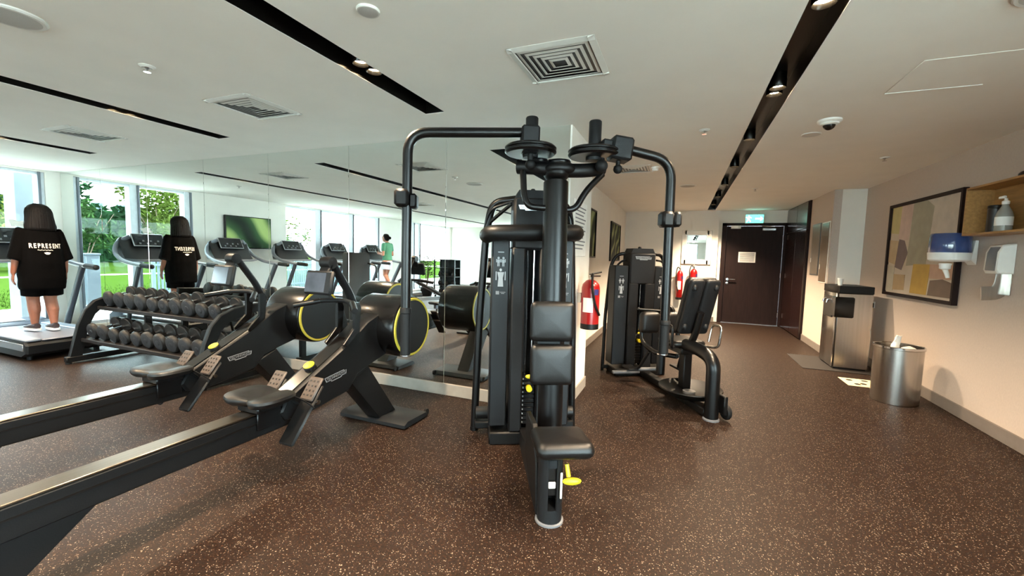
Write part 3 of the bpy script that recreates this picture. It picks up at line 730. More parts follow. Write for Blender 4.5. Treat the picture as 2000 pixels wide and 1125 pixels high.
# ---------------------------------------------------------------- seated leg (adductor) machine
AO = (0.31 - 1.7 * .505, 4.15 + 1.7 * .865, 0); AA = math.atan2(.505, .865)
add = thing('leg_adductor_machine', 'black seated leg machine with its backrest turned to the room', 'weight machine', AO, AA)
tower(add, -.06, 1.57, 1.36, lw=(.16, .345), rw=(.16, .335), colw=.33, slot=(-.045, .045), guide=.66)
badge(add, q(-.06, .302, 1.455), .21, (1, 0, 0), (0, 0, 1), M_ALU)
for s in (-1, 1):
    tb = MB(); tb.tube([q(s * .41, 0, .0), q(s * .40, .0, .7), q(s * .36, .02, 1.36), q(s * .30, .06, 1.50), q(s * .13, .12, 1.51)], .022, 12, .12, 7)
    tb.tube([q(s * .37, .10, .55), q(s * .35, .10, 1.30), q(s * .27, .14, 1.42), q(s * .16, .2, 1.43)], .013, 10, .1)
    obj('side_tube', tb, M_BLACK2, add)
rb = MB(); B(-.41, .35, -.06, .0, .03, .075, rb, .008); B(-.36, .30, -.30, .0, 0, .09, rb, .01); obj('rear_base', rb, M_BLACK, add)
obj('base_rail', B(-.40, -.05, -.34, -.30, .04, .075, bev=.006), M_GREYPL, add)
bb = MB(); B(-.05, .05, -1.66, -.28, .015, .085, bb, .01); obj('base_beam', bb, M_BLACK, add)
fp = MB(); fp.tube([q(-.02, 1.26, .60), q(-.01, 1.48, .60), q(0, 1.69, .55), q(0, 1.70, .02)], .075, 20, .20, 10, ell=(.06, .062)); obj('curved_front_leg', fp, M_BLACK2, add)
obj('foot_pad', MB().lathe([(.072, 0), (.072, .012), (.064, .018)], q(0, 1.70, 0), (0, 0, 1), 24), M_GREYPL, add)
wh = MB().lathe([(.02, 0), (.062, 0), (.07, .01), (.07, .03), (.062, .04), (.02, .04)], q(.095, 1.74, .085), (1, 0, 0), 24); obj('transport_wheel', wh, M_RUBBER, add)
obj('wheel_bracket', B(.06, .10, -1.79, -1.70, .07, .24, bev=.008), M_BLACK, add)
seatp = MB(); seatp.pad(q(.02, 1.10, .60), (.36, .36, .07), None, .05); obj('seat', seatp, M_VINYL, add)
sf = MB(); B(-.08, .10, -1.28, -.92, .50, .565, sf, .01); B(-.03, .06, -1.26, -1.16, .09, .52, sf, .01); obj('seat_frame', sf, M_BLACK, add)
# backrest: rear shell with two ribs, leaning back
Rk = Euler((math.radians(90 + 19), 0, 0)).to_matrix()
bk = obj('backrest', MB().pad(q(.0, 1.35, 1.0), (.32, .60, .075), Rk, .05), M_VINYL, add)
sh = MB(); sh.pad(q(-.08, 1.405, .995), (.145, .575, .05), Rk, .03); sh.pad(q(.08, 1.405, .995), (.15, .575, .05), Rk, .03); obj('backrest_shell', sh, M_CHAR, bk)
bt = MB()
for u_, z_ in ((-.11, 1.19), (.11, 1.19), (-.11, .80), (.11, .80)): bt.sphere(q(u_, 1.437 + (z_ - 1) * .345, z_), (.028, .022, .034), 12, 8)
obj('shell_bolts', bt, M_CHAR, bk)
bs = MB(); bs.tube([q(.0, 1.27, .56), q(.0, 1.37, .72), q(.0, 1.45, .95)], .034, 12, .05); obj('backrest_post', bs, M_BLACK2, add)
for s in (-1, 1):
    hd = MB(); hd.tube([q(.03 + s * .16, 1.24, .58), q(.03 + s * .25, 1.34, .58), q(.03 + s * .26, 1.36, .80), q(.03 + s * .25, 1.22, .80), q(.03 + s * .22, 1.22, .62)], .014, 10, .05); obj('side_handle', hd, M_STEEL if s > 0 else M_BLACK2, add)
# swinging leg levers with thigh pads and foot rests
for s in (-1, 1):
    lv = MB(); lv.tube([q(.02, 1.02, .42), q(.02 + s * .16, .86, .42), q(.02 + s * .22, .66, .50), q(.02 + s * .22, .62, .74)], .026, 12, .08)
    lo_ = obj('leg_lever', lv, M_BLACK2, add)
    obj('thigh_pad', MB().pad(q(.02 + s * .15, .68, .73), (.23, .12, .24), None, .045), M_VINYL, lo_)
    fr_ = MB(); fr_.tube([q(.02 + s * .20, .80, .42), q(.02 + s * .24, .66, .20), q(.02 + s * .30, .58, .18)], .018, 10, .06); B(.02 + s * .30 - .06, .02 + s * .30 + .06, -.66, -.46, .165, .19, fr_, .006); obj('foot_rest', fr_, M_BLACK, lo_)
    pv = MB().lathe([(.03, 0), (.045, .0), (.045, .20), (.03, .21)], q(.02 + s * .14, .96, .22), (0, 0, 1), 20); obj('pivot_drum', pv, M_BLACK2, add)
    obj('pivot_cap', MB().lathe([(.046, 0), (.046, .012), (.03, .016)], q(.02 + s * .14, .96, .43), (0, 0, 1), 20), M_CHROME, add)
hdl = MB(); hdl.tube([q(-.20, .52, .86), q(.06, .60, .85)], .016, 10); hdl.sphere(q(-.20, .52, .86), .022, 10, 8); obj('range_lever', hdl, M_BLACK2, add)
obj('cable_cam', MB().lathe([(.02, 0), (.11, 0), (.115, .02), (.11, .04), (.02, .04)], q(.10, .60, .82), (.9, .4, 0), 24), M_BLACK, add)
tr = MB(); tr.lathe([(.05, 0), (.22, .02), (.30, .085), (.295, .095), (.21, .055), (.05, .035)], q(.0, 1.34, .10), (0, 0, 1), 28); obj('swivel_tray', tr, M_BLACK, add)
ax = MB(); ax.cyl(q(-.02, 1.36, .08), q(-.02, 1.36, .16), .06, n=16); ax.cyl(q(-.28, .46, .13), q(.10, .62, .17), .024, n=12); obj('drive_shaft', ax, M_GREYPL, add)
# ================================================================== ROWING MACHINES
def rower(x, y, label):
    t = thing('rowing_machine', label, 'rowing machine', (x, y, 0), 0, 'rowing machines facing the mirror')
    # local: +y towards the mirror, x across; y given relative to world y offset
    dr = MB(); R0 = .265; cy, cz = 2.97, .815
    dr.lathe([(.12, -.20), (R0 - .035, -.20), (R0 - .008, -.19), (R0, -.17), (R0, .20), (R0 - .006, .235), (R0 - .02, .245), (.05, .246)], (0, cy, cz), (1, 0, 0), 48)
    shell = obj('flywheel_shell', dr, M_GLOSSB, t)
    obj('side_disc', MB().lathe([(.03, .246), (R0 - .038, .2462), (R0 - .038, .251), (.03, .255)], (0, cy, cz), (1, 0, 0), 48), M_BLACK, shell)
    for sx, h0, h1 in ((1, .245, .2535),):
        obj('yellow_ring', MB().lathe([(R0 - .036, h0), (R0 - .036, h1), (R0 - .020, h1), (R0 - .016, h0)], (0, cy, cz), (1, 0, 0), 56, cap=False), pm('muted_yellow_ring', (160, 148, 44), .5), shell)
    # sloping body: thick wedge from flywheel to foot end
    bd = MB(); side = [(1.86, .36), (1.82, .42), (1.86, .49), (2.40, .765), (2.62, .90), (2.80, .96), (3.0, .80), (2.86, .60), (2.66, .55), (2.50, .50), (2.40, .395), (2.0, .345)]
    bd.prism(side, -.085, .085, 'x', .012)
    body = obj('body', bd, M_BLACK, t)
    obj('top_band', MB().prism([(1.88, .492), (2.42, .772), (2.44, .790), (1.87, .506)], -.055, .055, 'x', .003), M_GLOSSB, body)
    badge(body, (.0862, 2.27, .545), .21, (0, 1, 0.12), (0, -.12, 1), M_INK, plate=False)
    text('model_mark', 'R', .06, M_PRINT, body, (.0, 2.12, .634), (1, 0, 0), (0, .89, .46), .0004)
    lg = MB(); lg.prism([(2.42, .46), (2.62, .54), (2.97, .055), (2.76, .055)], -.075, .075, 'x', .01); obj('front_leg', lg, M_BLACK, t)
    ff = MB(); ff.prism([(2.74, .012), (2.74, .04), (2.78, .062), (3.06, .05), (3.08, .012)], -.34, .34, 'x', .004); foot = obj('front_foot', ff, M_CHAR, t)
    for sx in (-.30, .30): obj('rubber_foot', MB().cyl((sx, 2.80, 0), (sx, 2.80, .014), .022, n=12), M_RUBBER, foot)
    wl = MB(); wl.lathe([(.01, 0), (.028, 0), (.03, .01), (.028, .02), (.01, .02)], (.30, 3.10, .032), (1, 0, 0), 16); wl.lathe([(.01, 0), (.028, 0), (.03, .01), (.028, .02), (.01, .02)], (-.32, 3.10, .032), (1, 0, 0), 16); obj('transport_wheels', wl, M_RUBBER, t)
    # seat rail
    rl = MB(); B(-.06, .06, .30, 2.02, .315, .455, rl, .008); rail = obj('rail', rl, M_BLACK, t)
    tp = MB(); B(-.058, .058, .30, 1.95, .455, .466, tp, .003); obj('rail_top', tp, pm('rail_top_bronze_sheen', (128, 116, 104), .28, 1.0, .08, 40, stretch=(1, .02, 1)), rail)  # bronze tone of the rail's reflections is put into the metal colour
    gr = MB(); B(.06, .063, .30, 1.95, .40, .408, gr); B(-.063, -.06, .30, 1.95, .40, .408, gr); obj('rail_groove', gr, M_SLOT, rail, smooth=False)
    rr = MB(); rr.prism([(.96, .33), (.66, .33), (.46, .03), (.58, .03)], -.045, .045, 'x', .008); obj('rear_leg', rr, M_BLACK, t)
    obj('rear_foot', B(-.26, .26, .44, .60, .0, .035, bev=.008), M_CHAR, t)
    # seat: moulded saddle on a carriage
    st = MB(); n = 28; rings = []
    prof = [(.0, .86), (.012, .96), (.03, 1.0), (.045, .97), (.052, .88), (.050, .5), (.046, .05)]
    for hz, sc in prof:
        ring = []
        for k in range(n):
            a = 2 * PI * k / n; cx, cyy = math.cos(a), math.sin(a)
            X = math.copysign(abs(cx) ** .55, cx) * .20 * sc; Y = math.copysign(abs(cyy) ** .6, cyy) * .145 * sc
            notch = math.exp(-(X / .045) ** 2) * (.055 if Y < 0 else 0) * sc
            Z = .505 + hz + abs(X) * .06 - (.016 * math.exp(-(X / .05) ** 2) if hz > .04 else 0)
            ring.append((X, 1.745 + Y + notch, Z))
        rings.append(ring)
    st.ring_loft(rings); seat = obj('seat', st, M_VINYL, t)
    cr = MB(); B(-.09, .09, 1.66, 1.84, .466, .51, cr, .008); B(-.075, -.062, 1.67, 1.83, .36, .48, cr, .004); B(.062, .075, 1.67, 1.83, .36, .48, cr, .004); obj('seat_carriage', cr, M_BLACK2, seat)
    # footplates
    for sx in (-1, 1):
        f_ = MB(); c = (sx * .165, 1.92, .44); Rf = Euler((math.radians(52), 0, 0)).to_matrix()
        f_.box((sx * .165, 1.905, .405), (.125, .40, .022), Rf, .012); fo = obj('footplate', f_, M_BLACK, t)
        h_ = MB(); h_.box((sx * .165, 1.985, .545), (.11, .16, .018), Rf, .008); hl = obj('perforated_heel', h_, pm('brown_grey_plastic', (66, 56, 50), .5), fo)
        dt = MB()
        for i in range(3):
            for j in range(4): dt.box(Vector((sx * .165, 1.985, .545)) + Rf @ Vector(((i - 1) * .03, (j - 1.5) * .032, .0095)), (.012, .012, .002), Rf)
        obj('holes', dt, M_SLOT, hl, smooth=False)
        sp_ = MB(); sp_.tube([(sx * .165 - .07, 1.93, .45), (sx * .165 - .06, 1.87, .51), (sx * .165, 1.855, .53), (sx * .165 + .06, 1.87, .51), (sx * .165 + .07, 1.93, .45)], .012, 8, .04, ell=(.02, .004)); obj('foot_strap', sp_, M_RUBBER, fo)
    ax = MB(); ax.tube([(-.24, 1.97, .47), (.24, 1.97, .47)], .014, 10); obj('footplate_axle', ax, M_STEEL, t)
    kb = MB().lathe([(.036, 0), (.04, .005), (.04, .035), (.036, .04)], (.0, 2.13, .615), (0, -.46, .89), 20); kn = obj('resistance_knob', kb, M_BLACK, t)
    obj('knob_cap', MB().lathe([(.037, .04), (.037, .046), (.02, .049)], (.0, 2.13, .615), (0, -.46, .89), 20), M_YEL, kn)
    # handle cradle, handle, console
    for sx in (-1, 1):
        pc = MB(); pc.prism([(2.36, .735), (2.50, .83), (2.52, 1.02), (2.50, 1.06), (2.455, 1.06), (2.45, .86), (2.34, .76)], sx * .085 - .012, sx * .085 + .012, 'x', .004); obj('handle_cradle', pc, M_GLOSSB, t)
    hn = MB(); hn.tube([(-.29, 2.24, 1.035), (-.16, 2.36, 1.07), (.0, 2.44, 1.075), (.16, 2.36, 1.07), (.29, 2.24, 1.035)], .017, 12, .06); han = obj('handle', hn, M_RUBBER, t)
    for sx in (-1, 1): gp = MB(); gp.tube([(sx * .155, 2.363, 1.069), (sx * .29, 2.24, 1.035)], .0215, 12); obj('grip', gp, M_BLACK2, han)
    cn = MB(); cn.tube([(0, 2.56, .98), (0, 2.50, 1.12), (0, 2.33, 1.35)], .03, 12, .08, ell=(.04, .022)); obj('console_arm', cn, M_CHAR, t)
    hub = MB().lathe([(.01, -.045), (.042, -.045), (.045, -.03), (.045, .03), (.042, .045), (.01, .045)], (0, 2.29, 1.36), (1, 0, 0), 20); obj('tilt_hub', hub, M_BLACK, t)
    Rc = Euler((math.radians(90 - 12), 0, 0)).to_matrix()
    cs = MB(); cs.box((0, 2.21, 1.22), (.25, .17, .035), Rc, .012); cs.box((0, 2.26, 1.30), (.09, .12, .03), Euler((math.radians(60), 0, 0)).to_matrix(), .008); con = obj('console', cs, M_CHAR, t)
    obj('screen', MB().box(Vector((0, 2.21, 1.22)) + Rc @ Vector((-.02, 0, .0185)), (.18, .135, .002), Rc), pm('dim_screen', (60, 66, 76), .12, 0, .3, 6), con, smooth=False)
    return t
rower(-2.37, 0.02, 'black rowing machine next to the chest-fly machine, with yellow-ringed flywheel')
rower(-3.50, 0.10, 'black rowing machine next to the dumbbell rack, with yellow-ringed flywheel')

# ================================================================== DUMBBELL RACK
RX0, RX1 = -6.80, -4.44
rk = thing('dumbbell_rack', 'black two-tier dumbbell rack against the mirror', 'rack', ((RX0 + RX1) / 2, 2.60, 0))
hw = (RX1 - RX0) / 2
for sx in (-1, 1):
    # arched side support: outer and inner outlines
    outer = [(0.0, .03), (.10, .46), (.17, .64), (.27, .75), (.42, .805), (.62, .83), (.92, .85)]
    inner = [(.93, .76), (.66, .745), (.47, .72), (.34, .665), (.26, .58), (.19, .42), (.115, .03)]
    sp_ = obj('side_support', MB().prism(outer + inner, sx * hw - .03, sx * hw + .03, 'x', .008), M_BLACK, rk)
    ft = MB(); B(sx * hw - .035, sx * hw + .035, -.02, .92, .02, .09, ft, .01); obj('foot_beam', ft, M_BLACK, sp_)
    rl = MB(); B(sx * hw - .025, sx * hw + .025, .80, .88, .08, .78, rl, .008); obj('rear_leg', rl, M_BLACK, sp_)
    fp = MB(); fp.cyl((sx * hw, .01, 0), (sx * hw, .01, .03), .03, n=14); fp.cyl((sx * hw, .87, 0), (sx * hw, .87, .03), .03, n=14); obj('levelling_foot', fp, M_RUBBER, sp_)
    bl = MB()
    for yy, zz in ((.55, .785), (.78, .80)): bl.cyl((sx * hw + .03, yy, zz), (sx * hw + .036, yy, zz), .013, n=10)
    obj('bolts', bl, M_CHROME, sp_)
TIER = ((.645, .30, .72), (.265, .13, .56))         # (front-edge height, front y, back y) of each tray, sloping to the front
SL = math.radians(13)
for zf, y0, y1 in TIER:
    d_ = y1 - y0; mid = (0, (y0 + y1) / 2, zf + math.tan(SL) * d_ / 2)
    tr = MB(); tr.box(mid, (2 * hw - .06, d_ / math.cos(SL), .022), (SL, 0, 0), .004); tr.box((0, y0, zf + .012), (2 * hw - .06, .025, .045), None, .006); tr.box((0, y1, zf + math.tan(SL) * d_ + .01), (2 * hw - .06, .02, .04), None, .006)
    obj('tray', tr, pm('brown_black_tray', (20, 16, 15), .55, spec=.25), rk)
# dumbbells
M_DBCAP = pm('dumbbell_grey_face', (38, 39, 42), .6, 0, .08, 60, spec=.3)
def dumbbell_mesh(r, w, gap):
    parts = []
    for s in (-1, 1):
        c = s * (gap / 2)
        mb = MB().lathe([(.02, 0), (r * .93, 0), (r, .008), (r, w - .02), (r * .95, w - .008), (r * .86, w), (r * .55, w + .001), (r * .5, w - .004), (.01, w - .004)], (0, c, 0), (0, s, 0), 28)
        parts.append(('head', mb, M_DBFACE))
        parts.append(('end_cap', MB().lathe([(r * .84, w - .004), (r * .84, w + .003), (r * .80, w + .005), (.03, w + .004), (.026, w + .007), (.01, w + .007)], (0, c, 0), (0, s, 0), 28), M_DBCAP))
    parts.append(('handle', MB().lathe([(.016, -gap / 2), (.0165, -gap * .3), (.0195, 0), (.0165, gap * .3), (.016, gap / 2)], (0, 0, 0), (0, 1, 0), 14), M_CHROME))
    return parts
DBM = {}
SIZES = {'large': (.099, .048, .200), 'medium': (.087, .044, .200), 'small': (.08, .05, .16)}
for kname, a in SIZES.items():
    DBM[kname] = []
    for nm, mb, mt in dumbbell_mesh(*a):
        me = mb.mesh(nm); me.materials.append(mt); me.shade_smooth(); me.set_sharp_from_angle(angle=math.radians(38)); DBM[kname].append((nm, me))
def dumbbell(kname, loc, tilt, label, group):
    t = thing('dumbbell', label, 'dumbbell', loc, 0, group); t.rotation_euler = Euler((tilt, 0, math.radians(1) + .03 * math.sin(loc[0] * 37)))
    for nm, me in DBM[kname]:
        o = bpy.data.objects.new(nm, me); COL.objects.link(o); o.parent = t
rows = [('upper', 0, ['large', 'large', 'large', 'large', 'medium', 'medium', 'large', 'large', 'medium', 'medium']),
        ('lower', 1, ['large', 'large', 'medium', 'medium', 'medium', 'large', 'large', 'large', 'large', 'large'])]
ORD = ['first', 'second', 'third', 'fourth', 'fifth', 'sixth', 'seventh', 'eighth', 'ninth', 'tenth']
for tn, ti, kinds in rows:
    zf, y0, y1 = TIER[ti]
    xw = RX0 + .17
    step = (RX1 - RX0 - .36) / 9
    for i, kname in enumerate(kinds):
        r = SIZES[kname][0]; cy = y0 + .175
        cz = zf + math.tan(SL) * (cy - y0) + r / math.cos(SL) + .012
        dumbbell(kname, (xw + i * step, 2.60 + cy, cz), SL, '%s round black rubber dumbbell from the window end of the %s tier' % (ORD[i], tn), 'dumbbells on the %s tier' % tn)

# ================================================================== TREADMILLS (they face the windows, -x)
def treadmill_proto():
    t = thing('treadmill', 'x', 'treadmill', (0, 0, 0), 0, 'treadmills facing the windows')
    # local: running direction -x; rear end at x=+0.95; deck top z .27
    bs = MB(); bs.prism([(-1.02, .05), (-1.02, .20), (-.55, .25), (.93, .245), (.98, .20), (.96, .10), (.85, .05)], -.41, .41, 'y', .02); base = obj('deck_base', bs, M_CHAR, t)
    obj('running_belt', B(-.50, .955, -.26, .26, .245, .262, bev=.008), pm('belt_grey_sky_sheen', (104, 106, 118), .4, 0, .08, 30), t)  # pale lilac grey: the sky's reflection is put into the belt colour
    for s in (-1, 1):
        rl = MB(); B(-.62, .95, s * .335 - .07, s * .335 + .07, .245, .275, rl, .01); obj('side_rail', rl, pm('rail_grey', (128, 134, 146), .45), t)
        tr_ = MB(); B(-.7, .9, s * .412 - .006, s * .412 + .006, .13, .215, tr_, .004); obj('side_trim', tr_, M_ALU, base)
        fo = MB(); fo.cyl((.78, s * .32, 0), (.78, s * .32, .06), .03, n=12); fo.cyl((-.85, s * .32, 0), (-.85, s * .32, .06), .03, n=12); obj('foot', fo, M_RUBBER, base)
    hd = MB(); hd.prism([(-1.05, .06), (-1.05, .24), (-.9, .33), (-.62, .30), (-.56, .26), (-.56, .1)], -.40, .40, 'y', .02); hood = obj('motor_hood', hd, pm('hood_blue_grey', (62, 68, 84), .4), t)
    hp = MB(); hp.box((-.745, 0, .322), (.18, .30, .006), (0, .12, 0), .003); obj('hood_plate', hp, M_PRINT, hood)
    for s in (-1, 1):
        up = MB(); up.tube([(-.34, s * .455, .16), (-.27, s * .465, .36), (.12, s * .495, 1.13)], .04, 14, .1, ell=(.03, .055)); obj('upright', up, pm('upright_dark', (46, 50, 58), .4), t)
        hn = MB(); hn.tube([(-.60, s * .26, 1.60), (-.70, s * .40, 1.50), (-.62, s * .475, 1.32), (-.35, s * .50, 1.19), (.0, s * .50, 1.14), (.40, s * .50, 1.12)], .034, 14, .16, 7); hr = obj('handrail', hn, pm('handrail_grey', (112, 116, 124), .4), t)
        gp = MB(); gp.tube([(.20, s * .50, 1.131), (.45, s * .50, 1.117)], .039, 14); gp.sphere((.45, s * .50, 1.117), .039, 12, 8); obj('grip', gp, M_RUBBER, hr)
    cs = MB(); cs.prism([(-.74, 1.20), (-.78, 1.36), (-.72, 1.56), (-.65, 1.58), (-.52, 1.30), (-.44, 1.19)], -.40, .40, 'y', .025); con = obj('console', cs, pm('console_black', (28, 30, 34), .35), t)
    Rc = Euler((0, math.radians(62), 0)).to_matrix()
    sc_ = MB(); sc_.box((-.59, 0, 1.54), (.24, .48, .03), Rc, .01); scr = obj('display', sc_, M_BLACK, con)
    obj('display_rim', MB().box(Vector((-.59, 0, 1.54)) + Rc @ Vector((0, 0, .012)), (.247, .488, .008), Rc, .004), M_ALU, scr)
    obj('display_glass', MB().box(Vector((-.59, 0, 1.54)) + Rc @ Vector((0, 0, .0165)), (.22, .455, .004), Rc), pm('display_glass', (22, 24, 28), .1, 0, .2), scr, smooth=False)
    btn = MB()
    for i in range(6): btn.box(Vector((-.59, 0, 1.54)) + Rc @ Vector((.02 + .05 * (i % 2), -.14 + .056 * i, .019)), (.03, .03, .002), Rc)
    obj('display_icons', btn, M_INK, scr, smooth=False)
    cb = MB(); cb.tube([(-.44, -.46, 1.205), (-.36, -.3, 1.19), (-.36, .3, 1.19), (-.44, .46, 1.205)], .022, 12, .08); obj('cross_bar', cb, pm('handrail_grey', (112, 116, 124), .4), t)
    obj('stop_button', MB().lathe([(.022, 0), (.024, .012), (.018, .018)], (-.43, 0, 1.18), (.5, 0, .87), 14), M_RED, con)
    return t
tm = treadmill_proto()
TY = [2.83, 1.36, -0.12, -1.55, -2.98]
TLAB = ['grey treadmill beside the mirror, used by the person in the black T-shirt', 'empty grey treadmill in front of the television', 'empty grey treadmill between the television one and the next window one',
        'empty grey treadmill next to the one the green-shirted person uses', 'grey treadmill used by the person in the green top']
for i, yy in enumerate(TY):
    o = tm if i == 0 else copy_tree(tm)
    o.location = (-8.23, yy, 0); o['label'] = TLAB[i]
t = thing('paper_towel_sheet', 'crumpled white sheet lying on the console of the treadmill beside the mirror', 'paper', (-8.72, 2.90, 1.69))
pp = MB(); g = 6
vs = [(-.05 + .1 * i / g, -.07 + .14 * j / g, .02 + .012 * math.sin(i * 2.1 + j) + .10 * (i / g - .5) * -.9) for i in range(g + 1) for j in range(g + 1)]
fs = [(i * (g + 1) + j, i * (g + 1) + j + 1, (i + 1) * (g + 1) + j + 1, (i + 1) * (g + 1) + j) for i in range(g) for j in range(g)]
o = obj('sheet', MB().add(vs, fs), M_PAPER, t); md = o.modifiers.new('solid', 'SOLIDIFY'); md.thickness = .003
# television on the left wall
tv = thing('television', 'wall-mounted television showing a large green leaf picture', 'television', (XL + .034, .47, 1.81))
obj('casing', B(-.03, .035, -.56, .56, -.37, .37, bev=.006), M_GLOSSB, tv)
obj('screen', B(.035, .038, -.54, .54, -.35, .35), leaf_picture('tv_leaf_picture', (12, 20, 14), (30, 52, 30), (92, 112, 66), .5, .55, .5), tv, smooth=False)
# ================================================================== THINGS ON AND ALONG THE WALLS
# framed abstract picture on the right wall (y 5.54..7.09, z 1.08..2.21)
t = thing('framed_picture', 'large abstract picture of pale colour blocks in a dark frame', 'picture', (XR, 6.31, 1.645))
fw, fh = .775, .565
fr = MB()
for s in (-1, 1):
    B(-.05, -.002, s * fw - .018, s * fw + .018, -fh - .018, fh + .018, fr, .003); B(-.05, -.002, -fw, fw, s * fh - .018, s * fh + .018, fr, .003)
obj('frame', fr, M_DARKWOOD, t)
cv = obj('canvas', B(-.022, -.004, -fw + .01, fw - .01, -fh + .01, fh - .01), pm('canvas_beige', (196, 182, 164), .8, 0, .06, 5), t, smooth=False)
# (far end of the picture = +y). coordinates: a = 0 at far edge .. 1 at near edge, b = 0 bottom .. 1 top
def patch(pts, col, k):
    mb = MB().prism([(fw - .012 - a * 2 * (fw - .012), -fh + .012 + b * 2 * (fh - .012)) for a, b in pts], -.0235 - k * .0004, -.0221, 'x')
    obj('colour_block', mb, pm('art_%02d' % k, col, .8, 0, .08, 9), cv, smooth=False)
blocks = [([(0, .70), (.15, .68), (.17, 1), (0, 1)], (186, 174, 122)), ([(.15, .62), (.32, .60), (.36, 1), (.17, 1)], (196, 172, 160)), ([(.32, .32), (.62, .34), (.66, .92), (.55, 1), (.36, 1)], (158, 152, 132)),
          ([(.62, .34), (1, .36), (1, 1), (.55, 1), (.66, .92)], (190, 178, 164)), ([(.13, .30), (.25, .27), (.33, .46), (.26, .60), (.17, .62)], (118, 102, 100)), ([(0, .36), (.13, .33), (.16, .60), (0, .62)], (186, 162, 128)),
          ([(.13, .04), (.32, .05), (.32, .22), (.13, .22)], (178, 150, 112)), ([(.42, .03), (.66, .03), (.68, .34), (.44, .34)], (188, 152, 76)), ([(.68, .20), (1, .20), (1, .34), (.68, .34)], (192, 158, 136)),
          ([(.68, .03), (1, .03), (1, .16), (.85, .20), (.70, .18)], (122, 104, 90)), ([(0, .02), (.13, .03), (.13, .3), (0, .33)], (190, 180, 160))]
for k, (pts, col) in enumerate(blocks): patch(pts, col, k)
# oak box shelf
t = thing('box_shelf', 'open oak box shelf on the right wall holding bottles', 'shelf', (XR, 4.72, 1.73))
for nm, a in (('bottom_board', (-.20, 0, -.42, .42, 0, .018)), ('top_board', (-.20, 0, -.42, .42, .412, .43)), ('side_board', (-.20, 0, .402, .42, .018, .412)), ('side_board', (-.20, 0, -.42, -.402, .018, .412)), ('back_board', (-.012, 0, -.402, .402, .018, .412))):
    obj(nm, B(*a, bev=.002), M_OAK, t)
t = thing('spray_bottle', 'clear pump bottle with white nozzle standing in the oak box', 'bottle', (XR - .11, 4.78, 1.7485))
obj('bottle', MB().lathe([(.045, 0), (.052, .006), (.052, .13), (.045, .16), (.022, .21), (.02, .225)], (0, 0, 0), (0, 0, 1), 24), pm('cloudy_bottle', (150, 150, 142), .25), t)
obj('label_band', MB().lathe([(.053, .05), (.0535, .052), (.0535, .12), (.053, .122)], (0, 0, 0), (0, 0, 1), 24, cap=False), M_PAPER, t)
pn = MB().lathe([(.022, .225), (.024, .232), (.024, .25), (.012, .258), (.010, .275)], (0, 0, 0), (0, 0, 1), 16); pn.box((-.012, .02, .285), (.022, .07, .022), None, .006); pn.box((-.01, .055, .28), (.012, .02, .012), None, .002); obj('pump_head', pn, M_WHITE, t)
t = thing('dark_bottle', 'dark brown canister beside the pump bottle in the oak box', 'bottle', (XR - .10, 4.91, 1.7485))
obj('can', MB().lathe([(.046, 0), (.05, .005), (.05, .20), (.046, .205)], (0, 0, 0), (0, 0, 1), 24), pm('dark_can', (34, 28, 26), .35), t); obj('lid', MB().lathe([(.051, .205), (.051, .228), (.045, .232)], (0, 0, 0), (0, 0, 1), 24), M_BLACK, t)
t = thing('dark_brush', 'small dark rounded object lying on top of the oak box', 'brush', (XR - .10, 4.60, 2.161))
obj('body', MB().sphere((0, 0, .028), (.035, .075, .028), 16, 10), M_BLACK, t); obj('handle', MB().tube([(0, -.06, .025), (0, -.13, .02)], .012, 10), M_BLACK, t)
# paper-towel dispenser: translucent blue drum over a white tray, on an arm from the wall
t = thing('towel_dispenser', 'round wall dispenser with translucent blue top and white base', 'dispenser', (2.37, 5.36, 1.60))
blue = pm('translucent_blue', (58, 84, 140), .12, 0, .1, coat=.5); blue.node_tree.nodes['Principled BSDF'].inputs['Transmission Weight'].default_value = .35
obj('blue_cover', MB().lathe([(.150, -.02), (.152, -.015), (.146, .15), (.138, .165), (.05, .17)], (0, 0, 0), (0, 0, 1), 36), blue, t)
obj('white_base', MB().lathe([(.05, -.105), (.13, -.10), (.148, -.085), (.154, -.03), (.154, -.018), (.14, -.015)], (0, 0, 0), (0, 0, 1), 36), M_WHITE, t)
wb = MB(); wb.prism([(.13, -.08), (.172, -.13), (.172, .10), (.15, .10)], -.07, .07, 'y', .006); obj('wall_bracket', wb, M_WHITE, t)
nz = MB(); nz.lathe([(.045, -.14), (.045, -.12)], (-.02, -.0, 0), (0, 0, 1), 20); nz.lathe([(.028, -.18), (.042, -.17), (.042, -.14)], (-.02, 0, 0), (0, 0, 1), 20); nz.tube([(-.02, 0, -.175), (-.015, -.03, -.22), (-.01, -.04, -.26)], [.022, .014], 12); obj('outlet', nz, M_WHITE, t)
# soap dispenser with drip tray
t = thing('soap_dispenser', 'white and grey wall soap dispenser with a metal drip tray', 'dispenser', (XR, 4.88, 1.52))
obj('housing', MB().prism([(0, -.12), (-.10, -.12), (-.115, -.09), (-.11, .06), (-.085, .12), (0, .135)], -.085, .085, 'y', .008), M_WHITE, t)
obj('grey_front', MB().prism([(-.09, -.115), (-.118, -.09), (-.113, .055), (-.095, .105), (-.088, .10)], -.07, .055, 'y', .003), pm('soap_grey', (112, 114, 118), .3), t)
obj('sight_slot', B(-.06, -.045, .0855, .088, -.05, .04), M_SLOT, t, smooth=False)
dt = MB(); dt.tube([(-.01, 0, -.12), (-.015, 0, -.22), (-.05, 0, -.285), (-.15, 0, -.295)], .01, 12, .06, ell=(.06, .004)); obj('drip_tray', dt, M_STEEL, t)
obj('back_plate', B(-.006, 0, -.07, .07, -.30, -.10, bev=.002), M_STEEL, t)
